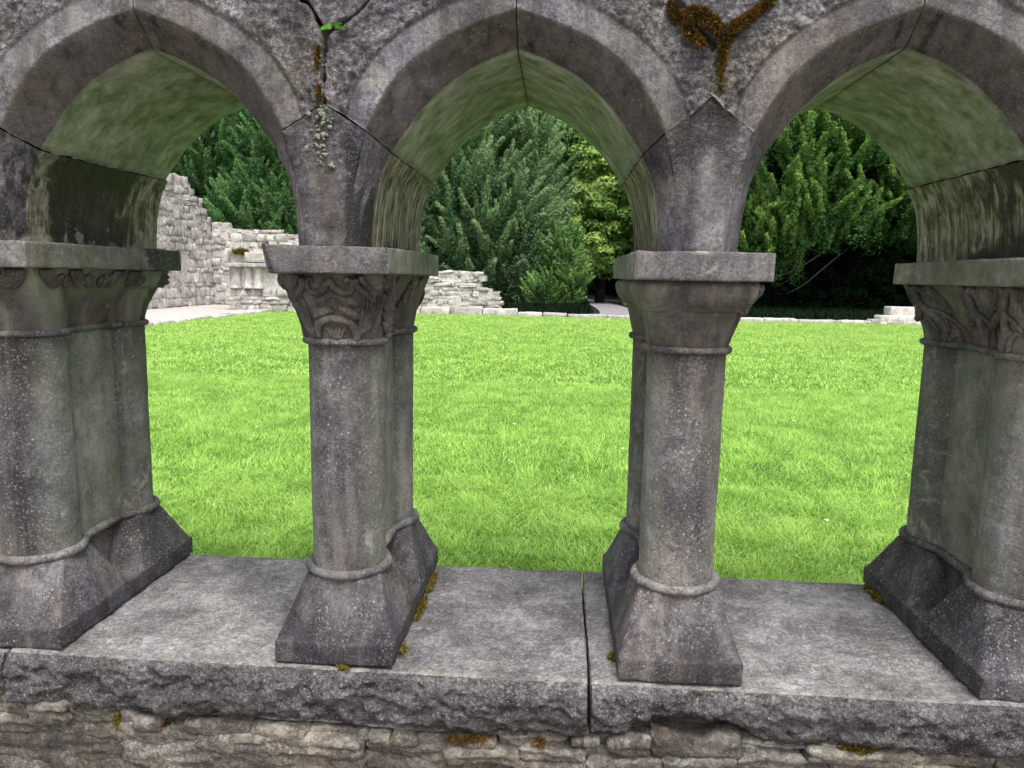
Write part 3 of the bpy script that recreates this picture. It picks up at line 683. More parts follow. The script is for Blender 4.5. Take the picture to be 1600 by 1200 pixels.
XS = [-1.526, -.7627, 0., .760, 1.5141, 2.276]
S_base = base_mesh(); S_r0 = ring_mesh(.190, .0045, .0105, 'base_ring'); S_r1 = ring_mesh(.7155, .0035, .0078, 'neck_ring')
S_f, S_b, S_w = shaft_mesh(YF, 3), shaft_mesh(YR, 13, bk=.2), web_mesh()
S_f1, S_f4 = shaft_mesh(YF, 23, .0845, .38, .34, 2.0), shaft_mesh(YF, 33, .0845, -.30, .30, 2.0)
caps = {1: capital_scroll(), 2: capital_foliage(), 3: capital_plain(), 4: capital_volute()}
abas = {k: abacus_mesh(k) for k in (1, 2, 3, 4)}
PL = {0: 'twin shafted cloister pier beyond the left edge of the view',
      1: 'leftmost cloister pier with scrolls under its abacus and a black stained rear corner',
      2: 'cloister pier with interlaced leaf capital and chipped abacus corner, left of the centre opening',
      3: 'cloister pier with plain bell capital and round knobs, right of the centre opening',
      4: 'rightmost cloister pier whose capital has hooked volutes and ribbed leaves',
      5: 'twin shafted cloister pier beyond the right edge of the view'}
def build_pier(i, k):
    t = empty('cloister_pier', (XS[i], YC, 0), PL[i], 'pier', 'twin shafted piers of the cloister arcade')
    w = (XS[i], 0, 0); b = part('base', S_base, t, w); part('ring', S_r0, b, w)
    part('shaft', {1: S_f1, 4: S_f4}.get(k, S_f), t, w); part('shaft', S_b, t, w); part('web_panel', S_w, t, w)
    cp = part('capital', caps[k][0], t, w); part('carving', caps[k][1], cp, w, kind='stuff'); part('ring', S_r1, cp, w)
    part('abacus', abas[k], t, w)
for i, k in enumerate((3, 1, 2, 3, 4, 3)): build_pier(i, k)

# ------------------------------------------------------------------ the arches
SP = np.array([(.122, 1.110), (.150, 1.150), (.192, 1.203), (.248, 1.253), (.310, 1.289), (.3795, 1.316)])
EP = np.array([(.085, 1.142), (.113, 1.199), (.158, 1.258), (.216, 1.305), (.290, 1.342), (.3795, 1.373)])
MP = np.array([(.047, 1.168), (.068, 1.228), (.120, 1.295), (.186, 1.344), (.272, 1.386), (.3795, 1.421)])
arcade = empty('arcade_arches', (.38, .3, .918), 'row of pointed stone arches with green stained soffits resting on the pier capitals', 'arcade')

def algae_soffit(S): return S
def half_arch(k, side):
    """stone springing from pier k towards +x (side=1) or -x (side=-1)"""
    ns = 110; s = np.linspace(0, 1, ns)
    half = (XS[k + side] - XS[k]) / 2 * side if 0 <= k + side < len(XS) else .381
    sx = (half - .0012) / .3795
    S, E_, M_ = (catmull(p, ns) for p in (SP, EP, MP))
    OP = {(2, 1): [(.001, 1.195), (.002, 1.26), (.010, 1.322), (.048, 1.348), (.105, 1.395), (.24, 1.52), (.3795, 1.52)],
          (2, -1): [(-.001, 1.195), (-.001, 1.26), (-.002, 1.315), (.018, 1.375), (.075, 1.41), (.24, 1.52), (.3795, 1.52)],
          (3, 1): [(-.012, 1.212), (-.010, 1.25), (-.018, 1.285), (.030, 1.325), (.098, 1.382), (.24, 1.52), (.3795, 1.52)],
          (3, -1): [(-.010, 1.212), (-.012, 1.25), (-.008, 1.280), (.022, 1.325), (.088, 1.388), (.24, 1.52), (.3795, 1.52)]}.get((k, side), [(.001, 1.195), (.001, 1.26), (.002, 1.32), (.03, 1.36), (.09, 1.40), (.24, 1.52), (.3795, 1.52)])
    OP = np.array(OP, float); si = np.linspace(0, 1, len(OP)); si = np.array([0, .14, .30, .42, .55, .8, 1.])
    O = np.stack([np.interp(s, si, OP[:, 0]), np.interp(s, si, OP[:, 1])], 1)
    for A_ in (S, E_, M_, O): A_[:, 0] *= sx
    gap = .0055 if k == 3 else .0028; O[:, 0] += gap
    O += np.stack([.0030 * vnoise(np.stack([s * 30, 0 * s, 0 * s + k], 1), 5) + .0022 * vnoise(np.stack([s * 90, 0 * s, 0 * s + k], 1), 9), .0025 * vnoise(np.stack([s * 30, 0 * s + 4, 0 * s + k], 1), 6)], 1)
    # joint at the springer: lift everything by the gap
    for A_ in (S, E_, M_, O): A_[:, 1] += .0028 * np.clip(1 - s * 8, 0, 1)
    Y0, YSF, YSR, Y1 = .004, .070, .566, .584
    cols = []; reg = []; vv = []
    def seg(A_, ya, B_, yb, n, r, v0, v1):
        for j in range(n):
            f = j / n; cols.append(np.stack([A_[:, 0] * (1 - f) + B_[:, 0] * f, np.full(ns, ya * (1 - f) + yb * f), A_[:, 1] * (1 - f) + B_[:, 1] * f], 1)); reg.append(r); vv.append(v0 + (v1 - v0) * f)
    seg(O, Y0, M_, Y0, 34, 0, 0, 0); seg(M_, Y0, E_, Y0, 14, 1, 0, .05); seg(E_, Y0, S, YSF, 20, 2, .05, .15)
    seg(S, YSF, S, YSR, 72, 3, .15, .65); Er = S + (E_ - S) * .25; seg(S, YSR, Er, Y1, 4, 4, .65, .67); seg(Er, Y1, O, Y1, 12, 5, .67, .8); seg(O, Y1, O, Y0, 20, 6, 0, 0)
    nc = len(cols); reg = np.array(reg); P = np.stack(cols, 1)                       # ns, nc, 3
    V = P.reshape(-1, 3); R_ = np.tile(reg, ns); SS = np.repeat(s, nc); VV = np.tile(np.array(vv), ns)
    V[:, 0] *= side; V[:, 0] += XS[k]
    q = grid_faces(nc, ns, True)
    if side == 1: q = q[:, ::-1]
    Nn = vnormals(V, q)
    if np.mean(Nn[R_ == 0][:, 1]) > 0: q = q[:, ::-1]; Nn = -Nn
    seed = 100 + k * 10 + side
    rough = fbm(V, 26, 5, seed, .62); big = fbm(V, 9, 3, seed + 3)
    # pecked face stands proud of the tooled margin
    f0 = np.where(R_ == 0, smooth(0, 9, (np.tile(np.arange(nc), ns)) * 1.) * 0 + 1., 0.)
    ji = np.tile(np.arange(nc), ns); inn = smooth(34, 30, ji) * smooth(0, 2, ji)
    d = np.where(R_ == 0, inn * (.0030 + .0075 * rough + .004 * big + .0065 * fbm(V, 75, 3, seed + 9)), 0) + np.where(R_ == 1, .0006 * rough, 0) + np.where(R_ >= 2, .0022 * big + .0004 * rough, 0)
    # worn arris
    d = d - .0015 * np.exp(-((ji - 48) / .8) ** 2) - .002 * np.exp(-((ji - 68) / 1.5) ** 2) * (1 + rough)
    V = V + Nn * d[:, None]
    V[:, 2] += .0026 * np.exp(-SS * 60) * fbm(V, 45, 3, seed + 4) * 2
    sof = smooth(.105, .15, VV) * smooth(.80, .66, VV); yv = V[:, 1]
    edge = smooth(.0, .06, SS)
    algae_and_light = np.where((R_ == 3) | (R_ == 4), .92 - .55 * smooth(.08, .0, SS) + .25 * fbm(V, 5, 3, seed + 6), 0.) * smooth(.055, .085, yv)
    algae_and_light = np.where(R_ == 5, .5, algae_and_light)
    brown = np.where(R_ == 2, .85, 0.) + np.where(R_ == 1, .12, 0.) + np.where(R_ == 0, .12, 0.)
    brown = brown + .4 * (R_ == 3) * smooth(.95, 1, SS)
    pale = np.where(R_ == 0, .10 + .14 * (k == 3) + .07 * (side == 1), 0.) + np.where(R_ == 1, .10, 0) + np.where(R_ == 3, .05 + .45 * smooth(.11, .02, SS) + .22 * smooth(.50, .565, yv), 0) + .45 * np.isin(R_, (1, 2)) * smooth(.975, 1., SS)
    black = np.where(R_ == 2, .15 + .20 * smooth(.055, .075, yv), 0.) + .22 * (R_ == 0) * (1 - smooth(-.2, .3, big)) * (k <= 2)
    pale = pale + .40 * np.isin(R_, (0, 1)) * np.exp(-SS * 45) + .30 * (R_ == 0) * np.exp(-ji / 2.2) * (k >= 2)
    black = black + .35 * np.isin(R_, (2,)) * np.exp(-((SS - .93) / .03) ** 2)
    uv = np.stack([SS * 8.5, VV + .01 * fbm(V, 6, 2, 3)], 1)
    a_, b_ = np.arange(nc), np.arange(nc) + (ns - 1) * nc
    me = mesh('arch_stone', V, [q], M_ARCH, {'dim': .45 * (R_ == 2) + (R_ == 0) * .5 * smooth(-.05, .35, fbm(V, 5, 3, 5)) * (k <= 2), 'peck': (R_ == 0) * inn * 1., 'algae_and_light': algae_and_light, 'brown': brown, 'pale': pale, 'black': black}, uv)
    # close the ends with strips between opposite sides (rings are closed loops)
    import bmesh
    bm = bmesh.new(); bm.from_mesh(me); bm.verts.ensure_lookup_table()
    for ring in (a_, b_):
        try: bm.faces.new([bm.verts[int(i_)] for i_ in ring])
        except ValueError: pass
    bm.normal_update(); bm.to_mesh(me); bm.free()
    return me

def springer(k):
    zs = np.array([.918, 1.0, 1.05, 1.08, 1.110, 1.142, 1.2]); ev = np.array([.040, .051, .060, .068, .076, .085, .085]); sv = np.array([.079, .086, .095, .105, .122, .13, .13])
    fn = 36; cn = 14; on = 64; rn = 20; nz = 70; cols = []
    fr = np.linspace(-1, 1, fn, endpoint=False)
    L = [('f', f_) for f_ in fr] + [('c', 1, j / cn) for j in range(cn)] + [('s', 1, j / on) for j in range(on)] + [('r', 1 - 2 * j / rn) for j in range(rn)] + [('s', -1, 1 - j / on) for j in range(on)] + [('c', -1, 1 - j / cn) for j in range(cn)]
    t = np.linspace(0, 1, nz); zb = .9185; reg = []
    for l in L:
        if l[0] in 'fr':
            zt = (1.210 if k == 3 else 1.195) - (.066 if k == 3 else .053) * abs(l[1]) if l[0] == 'f' else 1.195 - .085 * abs(l[1]); z = zb + (zt - zb) * t
            e = np.interp(z, zs, ev) if l[0] == 'f' else np.interp(z, zs, sv); x = l[1] * e; y = np.full(nz, .004 if l[0] == 'f' else .580); r = 0 if l[0] == 'f' else 5
        elif l[0] == 'c':
            zt = 1.142 + (1.110 - 1.142) * l[2]; z = zb + (zt - zb) * t
            x = l[1] * (np.interp(z, zs, ev) * (1 - l[2]) + np.interp(z, zs, sv) * l[2]); y = np.full(nz, .004 + .066 * l[2]); r = 2
        else:
            z = zb + (1.110 - zb) * t; x = l[1] * np.interp(z, zs, sv); y = np.full(nz, .070 + .510 * l[2]); r = 3
        cols.append(np.stack([x, y, z], 1)); reg.append(r)
    nc = len(cols); P = np.stack(cols, 1); V = P.reshape(-1, 3); R_ = np.tile(reg, nz); T = np.repeat(t, nc); sd = np.sign(V[:, 0])
    nose = (R_ == 0) | (R_ == 2); sx_ = np.interp(V[:, 2], zs, sv); xr = np.abs(V[:, 0]) / sx_
    yn = .004 + .066 * np.clip(xr, 0, 1) ** 4.5; wn_ = (1 - smooth(.55, 1., T)) * nose; V[:, 1] = V[:, 1] * (1 - wn_) + yn * wn_
    q = grid_faces(nc, nz, True); Nn = vnormals(V, q)
    V[:, 0] += XS[k]
    seed = 200 + k * 7; n1 = fbm(V, 24, 4, seed, .6); n2 = fbm(V, 8, 3, seed + 3)
    topr = smooth(.55, .8, T) * (R_ == 0)
    V = V + Nn * (.0012 * n1 + .0028 * n2 + topr * .0035 * n1 + (R_ == 0) * .0012 * fbm(V, 80, 3, seed))[:, None]
    bottom = smooth(.12, 0, T)
    V[:, 1] -= bottom * (R_ == 0) * .004 * (1 + n1)
    side = (R_ == 3) | (R_ == 2); rt = V[:, 0] > XS[k]; ymid = np.exp(-((V[:, 1] - .30) / .13) ** 2)
    algae_and_light = np.where(R_ == 3, .75, 0.) * 1.; black = np.zeros(len(V)); pale = np.where(R_ == 3, .38, .10); brown = np.where(R_ == 0, .30, .1)
    # streaks hang down the inner faces, each pier in its own way
    stx = fbm(np.stack([V[:, 1] * 16, 0 * T, T * 1.2 + k], 1), 1., 4, seed + 2)
    if k == 1:
        black = np.where(side & rt, .95 - .9 * smooth(.36, .52, V[:, 1] + .10 * stx) - .55 * smooth(.16, .08, V[:, 1] + .05 * stx) + .45 * stx + .35 * fbm(V, 15, 4, 6) - .25 * bottom, black); pale = np.where(side & rt, .16 + .26 * smooth(.40, .5, V[:, 1]) + .4 * stx * smooth(.40, .5, V[:, 1]) + .75 * smooth(.42, .05, T) * smooth(.05, .35, fbm(V, 30, 3, 77)) + .30 * bottom + .45 * np.exp(-((V[:, 1] - .10) / .035) ** 2), pale)
    elif k == 2:
        black = np.where((R_ == 2) & rt, .42 + .35 * smooth(1., .3, T) + .25 * stx, black) + .45 * (R_ == 0) * smooth(.3, .9, (V[:, 0] - XS[k]) / .06) * smooth(1., .6, T) + .5 * (R_ == 0) * (~rt) * smooth(.22, .05, T) * smooth(.55, .95, (XS[k] - V[:, 0]) / .045)
        black = black + np.where((R_ == 3) & rt, .55 * smooth(.10, .0, T) * (V[:, 1] > .2) + .15 * stx, 0)
        brown = np.where(R_ == 0, .95 * np.exp(-((V[:, 0] - XS[k]) / .034) ** 2), .3)
        black = black + (R_ == 0) * .55 * smooth(.028, .062, V[:, 0] - XS[k] + .012 * fbm(V, 12, 3, 8)) * smooth(.98, .75, T)
    elif k == 3:
        black = np.where((R_ == 2), .25, black); pale = pale + .32 * (R_ == 0) * np.exp(-((V[:, 0] - XS[k] - .055) / .014) ** 2) * smooth(.9, .6, T)
        pale = pale + .45 * bottom * (R_ == 0) * smooth(.0, .04, V[:, 0] - XS[k] + .01) * smooth(.09, .05, V[:, 0] - XS[k])
    elif k == 4:
        black = np.where(side & ~rt, .62 - .62 * smooth(.16, .40, V[:, 1] + .10 * stx) + .55 * stx + .25 * fbm(V, 14, 3, 5) + .25 * smooth(.16, .04, T) * smooth(.45, .3, V[:, 1]), black); pale = np.where(side & ~rt, .12 + .5 * stx, pale)
    else: black = np.where(side, .4, black)
    dim = np.zeros(len(V)); streak = np.where(R_ == 3, .95, 0.)
    algae_and_light = np.where(R_ == 3, .15, 0.)
    if k == 3: dim = (R_ == 0) * (.25 + .75 * np.exp(-((V[:, 0] - XS[k] + .035) / .018) ** 2) + .8 * np.exp(-((V[:, 0] - XS[k] - .03) / .02) ** 2) * T + .5 * smooth(.5, .9, T)) + (R_ == 2) * .75
    elif k == 2: dim = (R_ == 0) * (.65 + .35 * smooth(.02, .06, np.abs(V[:, 0] - XS[k]))) + (R_ == 2) * .5
    else: dim = (R_ == 0) * .4 + (R_ == 2) * .5
    uv = np.stack([T * .6, V[:, 1]], 1)
    me = mesh('springer_stone', V, [q], M_ARCH, {'dim': dim, 'streak': streak, 'peck': (R_ == 0) * (.25 + .6 * smooth(.5, .8, T)), 'algae_and_light': algae_and_light, 'brown': brown, 'pale': pale, 'black': black}, uv)
    import bmesh
    bm = bmesh.new(); bm.from_mesh(me); bm.verts.ensure_lookup_table()
    b0 = (nz - 1) * nc
    # roof of the springer: join front to rear point by point
    fi = [b0 + i_ for i_ in range(fn)]; r0 = fn + cn + on
    ri_ = [b0 + r0 + int(round((rn - 1) * (1 - i_ / (fn - 1)))) for i_ in range(fn)]
    for i_ in range(fn - 1):
        vs = [fi[i_], fi[i_ + 1], ri_[i_ + 1], ri_[i_]]
        vs = list(dict.fromkeys(vs))
        if len(vs) > 2: bm.faces.new([bm.verts[j] for j in vs])
    bm.to_mesh(me); bm.free(); return me

LA = {(1, 1): None}
for k in range(6):
    part('springer_stone', springer(k), arcade)
    for sd in (1, -1):
        part('arch_stone', half_arch(k, sd), arcade)
# mortar beds deep in the joints
a = Acc()
for k in range(6):
    for s in (1, -1):
        p0, p1 = np.array([0, 1.1965]), np.array([s * .100, 1.129])
        V = np.array([[XS[k] + p[0], y, p[1] + dz] for p in (p0, p1) for y in (.085, .550) for dz in (-.005, .005)])
        a.add(V, np.array([[0, 1, 3, 2], [4, 6, 7, 5], [0, 4, 5, 1], [2, 3, 7, 6], [0, 2, 6, 4], [1, 5, 7, 3]]))
    V, N, Q = box_grid((XS[k] - .008, .022, 1.19), (XS[k] + .008, .566, 1.52), .1, .002); a.add(V, Q)
    V, N, Q = box_grid((XS[k] + .3735, .085, 1.322), (XS[k] + .3885, .56, 1.5), .1, .002)
    if k < 5: a.add(V, Q)
part('mortar', a.mesh('mortar', M_MORTAR, False), arcade, kind='stuff')
# wedge stones in the forks and a course above them
def prism(poly, y0, y1, seed, name, pale=.1):
    """closed polygon (x,z) filled as a fan of rings, extruded and dressed rough"""
    P = np.array(poly, float); n = 160; C_ = P.mean(0)
    d = np.concatenate([[0], np.cumsum(np.linalg.norm(np.roll(P, -1, 0) - P, axis=1))]); s = np.linspace(0, d[-1], n, endpoint=False); Pc = np.vstack([P, P[:1]])
    B = np.stack([np.interp(s, d, Pc[:, 0]), np.interp(s, d, Pc[:, 1])], 1)
    rows = []; fr = []
    for f in np.linspace(.02, 1, 24): rows.append(np.column_stack([C_[0] + (B[:, 0] - C_[0]) * f, np.full(n, y0 + .004 * smooth(.93, 1, f)), C_[1] + (B[:, 1] - C_[1]) * f])); fr.append(1. if f < .97 else 0.)
    for y in np.linspace(y0 + .006, y1, 12): rows.append(np.column_stack([B[:, 0], np.full(n, y), B[:, 1]])); fr.append(0.)
    for f in (.6, .02): rows.append(np.column_stack([C_[0] + (B[:, 0] - C_[0]) * f, np.full(n, y1), C_[1] + (B[:, 1] - C_[1]) * f])); fr.append(0.)
    V = np.vstack(rows); F_ = np.repeat(fr, n); q = grid_faces(n, len(rows), True)
    nn = vnormals(V, q)
    if np.mean(nn[:n * 20, 1]) > 0: q = q[:, ::-1]
    V[:, 1] -= F_ * (.0045 + .007 * fbm(V, 26, 5, seed, .6) + .003 * fbm(V, 90, 3, seed + 1))
    return mesh(name, V, [q], M_ARCH, {'peck': F_ * .9, 'pale': np.full(len(V), pale), 'brown': np.full(len(V), .12), 'algae_and_light': np.zeros(len(V)), 'black': np.zeros(len(V))}, np.zeros((len(V), 2)))
for k in range(6):
    x = XS[k]
    wl, wr, tip = {2: (-.030, .062, 1.332), 3: (-.032, .034, 1.296)}.get(k, (-.03, .03, 1.335))
    zl = {3: 1.335}.get(k, 1.39); z2 = {3: 1.335, 2: 1.358}.get(k, 1.37)
    tipx = {2: .009, 3: .018}.get(k, 0.)
    poly = [(x + tipx, tip), (x + wr, z2 + .0), (x + .115, 1.405), (x + .235, 1.515), (x - .235, 1.515), (x - .093, 1.412), (x + wl, zl if k != 3 else 1.338)]
    part('spandrel_stone', prism(poly, .004, .575, 300 + k, 'spandrel_stone', .16 if k == 3 else .10), arcade)
x = -1.95; i = 0
while x < 2.7:
    w_ = [.62, .48, .71, .55][i % 4]
    V, N, Q = box_grid((x, .004, 1.527), (x + w_ - .006, .584, 1.72), .03, .006); V = V + N * (.006 * fbm(V, 14, 4, i))[:, None]
    part('course_stone', mesh('course_stone', V, [Q], M_ARCH, {'pale': np.full(len(V), .1)}, np.zeros((len(V), 2))), arcade); x += w_; i += 1

# ------------------------------------------------------------------ moss, lichen and a fern
def mossy(name, c1, c2, c3):
    m = NT(name); pos = m.n('ShaderNodeNewGeometry').outputs['Position']
    c = m.ramp(m.math('ADD', m.math('MULTIPLY', m.noise(pos, 34, 4, .6), .6), m.math('MULTIPLY', m.attr('rnd'), .4)), [(.32, c1), (.5, c2), (.68, c3)])
    return m.out(c, .95, None, .1)
M_OMOSS = mossy("orange_moss", (.022, .026, .008), (.080, .052, .014), (.23, .110, .026))
M_GMOSS = mossy("olive_moss", (.02, .028, .006), (.10, .085, .014), (.26, .17, .03))
def moss(name, path, rad, n, mat, label, ln=.009, flat=None, seed=0, group=None):
    """a cushion of short shoots round a path"""
    g = np.random.default_rng(seed); P = catmull(path, 60) if len(path) > 1 else np.repeat(np.array(path, float), 60, 0)
    R_ = np.interp(np.linspace(0, 1, 60), np.linspace(0, 1, len(np.atleast_1d(rad))), np.atleast_1d(rad)) if np.ndim(rad) else np.full(60, rad)
    i = g.integers(0, 60, n); dirn = g.normal(size=(n, 3)); dirn /= np.linalg.norm(dirn, axis=1, keepdims=True)
    if flat is not None: dirn[:, 1] = -np.abs(dirn[:, 1])
    c = P[i] + dirn * (R_[i] * (.45 + .55 * g.random(n)) * (.85 + 1.1 * fbm(P[i] + dirn * .03, 60, 3, seed)))[:, None]
    tip = c + (dirn + g.normal(0, .5, (n, 3))) * (ln * (.5 + g.random(n)))[:, None]
    s = g.normal(size=(n, 3)); s = np.cross(s, dirn); s /= np.maximum(np.linalg.norm(s, axis=1, keepdims=True), 1e-6); s *= ln * .28
    V = np.stack([c - s, c + s, tip], 1).reshape(-1, 3); r = np.repeat(g.random(n), 3)
    loc = P.mean(0); me = mesh(name, V - loc, [np.arange(3 * n).reshape(-1, 3)], mat, {'rnd': r}, shade=False)
    return link(name, me, loc=loc, label=label, cat='moss', group=group)
moss('moss_clump', [(.672, 0, 1.372), (.690, -.004, 1.350), (.715, -.006, 1.362), (.742, -.006, 1.345), (.772, -.006, 1.318)], [.010, .015, .009, .015, .014], 16000, M_OMOSS, 'thick orange moss cushion on the left arm of the fork above the plain capital pier', .0042, 1, 1)
moss('moss_clump', [(.858, 0, 1.385), (.838, -.003, 1.366), (.815, -.005, 1.350), (.792, -.006, 1.330), (.776, -.004, 1.305), (.773, -.002, 1.270)], [.006, .007, .010, .014, .012, .006], 14000, M_OMOSS, 'orange brown moss filling the right arm of the fork above the plain capital pier', .0042, 1, 2)
M_FMOSS = mossy('fresh_green_moss', (.02, .06, .01), (.05, .15, .02), (.12, .28, .04))
moss('moss_clump', [(.846, -.002, 1.378), (.866, -.002, 1.388)], [.007, .007], 900, M_FMOSS, 'fresh green moss at the top end of the right fork arm', .004, 1, 21)
moss('moss_clump', [(.700, -.004, 1.335), (.718, -.005, 1.318), (.735, -.004, 1.302)], [.009, .008, .004], 900, M_OMOSS, 'thin tail of orange moss creeping down the face below the left fork clump', .007, 1, 3)
moss('moss_clump', [(.7725, 0, 1.262), (.7715, 0, 1.222)], [.005, .004], 420, M_GMOSS, 'narrow olive moss line down the upright joint over the plain capital pier', .005, 1, 4)
moss('moss_clump', [(-.0085, .0, 1.300), (-.009, .0, 1.262)], [.004, .0035], 420, M_OMOSS, 'rusty moss streak beside the upright joint over the leafy capital pier', .005, 1, 5)
moss('moss_clump', [(-.0075, .0, 1.228), (-.006, .0, 1.200)], [.0035, .004], 300, M_OMOSS, 'small rusty moss tuft at the foot of the joint over the leafy capital pier', .005, 1, 6)
moss('moss_clump', [(.140, .52, .004), (.141, .46, .006), (.141, .40, .004)], [.007, .009, .006], 1500, M_GMOSS, 'rear tuft of olive moss along the right foot of the leafy capital pier', .0045, None, 7)
moss('moss_clump', [(.140, .36, .004), (.141, .30, .006), (.140, .24, .003)], [.006, .009, .006], 1500, M_GMOSS, 'middle tuft of golden moss along the right foot of the leafy capital pier', .0045, None, 8)
moss('moss_clump', [(.139, .10, .003), (.140, .06, .003)], [.007, .006], 300, M_GMOSS, 'small golden moss tuft near the front right corner of the leafy capital pier', .006, None, 9)
moss('moss_clump', [(.015, -.006, .002), (.035, -.008, .001)], [.006, .005], 260, M_GMOSS, 'small olive moss tuft under the front edge of the leafy capital pier', .005, None, 10)
moss('moss_clump', [(.620, .085, .004), (.620, .105, .004)], [.007, .006], 260, M_GMOSS, 'little olive moss dot left of the plain capital pier base', .006, None, 11)
moss('moss_clump', [(1.374, .565, .004), (1.374, .50, .006), (1.374, .47, .003)], [.008, .010, .008], 600, M_GMOSS, 'dark olive moss along the foot of the volute capital pier', .007, None, 12)
moss('moss_clump', [(-.50, -.008, -.140), (-.49, -.004, -.175), (-.485, .0, -.21)], [.010, .008, .012], 3600, M_GMOSS, 'olive moss hanging in the rubble joint at the lower left', .006, None, 13)
moss('moss_clump', [(-.62, -.004, -.125), (-.56, -.004, -.122)], [.010, .009], 900, M_GMOSS, 'green moss under the coping at the far lower left', .0055, None, 14)
moss('moss_clump', [(.26, -.022, -.146), (.31, -.024, -.141), (.345, -.02, -.145)], [.006, .009, .006], 3000, M_OMOSS, 'bright orange moss strip under the coping below the centre opening', .0045, None, 15)
moss('moss_clump', [(-.40, -.012, -.163), (-.375, -.012, -.156)], [.008, .007], 700, M_OMOSS, 'orange brown moss between two small rubble stones at lower left', .008, None, 16)
moss('moss_clump', [(1.10, -.012, -.128), (1.14, -.014, -.122), (1.2, -.012, -.128)], [.009, .011, .007], 3600, M_GMOSS, 'yellow green moss tucked under the right coping slab', .005, None, 17)
moss('moss_clump', [(.455, -.015, -.141), (.47, -.015, -.145)], [.006, .005], 400, M_OMOSS, 'small orange moss tuft left of the coping joint', .006, None, 18)
# lichen rosettes down the middle of the leafy pier's springer
M_LICH = simple("grey_green_lichen", (.10, .115, .085), (.23, .255, .20), 200, .95, .001)
g = np.random.default_rng(9); a = Acc()
for i in range(64):
    z = g.uniform(1.075, 1.19); x = -.004 + g.normal(0, .009) - .004 * (z < 1.12); r = .0012 + .0040 * g.random() ** 2
    k = 9; th = np.arange(k) * 2 * np.pi / k; rr = r * (1 + .35 * g.normal(size=k))
    y = .0005 - .0012
    V = np.vstack([[x, y - .0016, z], np.stack([x + rr * np.cos(th), np.full(k, y - .001), z + rr * np.sin(th)], 1), np.stack([x + rr * 1.05 * np.cos(th), np.full(k, y + .006), z + rr * 1.05 * np.sin(th)], 1)])
    F = [[0, 1 + (j + 1) % k, 1 + j] for j in range(k)]; Fq = [[1 + j, 1 + (j + 1) % k, 1 + k + (j + 1) % k, 1 + k + j] for j in range(k)]
    a.add(V, np.array(F), np.array(Fq))
link('lichen_patch', a.mesh('lichen_patch', M_LICH, False), kind='stuff', label='pale grey green lichen rosettes down the stone above the leafy capital', cat='lichen')
# little fern in the fork
M_FERN = leafy("fern_leaf", (.06, .20, .02), (.12, .32, .03), (.04, .14, .015), .3, 5, .3)
g = np.random.default_rng(4); a = Acc()
for f in range(7):
    ang = g.uniform(-.5, 3.6); L = g.uniform(.014, .026); o = np.array([.024, -.002, 1.338]); dd = np.array([math.cos(ang), -.35, math.sin(ang) * .45]); 
    for j in range(7):
        c = o + dd * L * (j + 1) / 7; c[2] -= .25 * L * ((j + 1) / 7) ** 2
        for s in (-1, 1):
            pr = np.array([-dd[2], -.1, dd[0]]) * s; w = .006 * (1 - j / 9)
            V = np.array([c, c + pr * w + dd * .002, c + pr * w * .5 + dd * .004, c + dd * .003]); a.add(V, np.array([[0, 1, 2, 3]]), rnd=g.random(), tip=.5)
link('fern', a.mesh('fern', M_FERN, False), label='tiny bright green fern growing from the fork above the leafy capital', cat='fern')

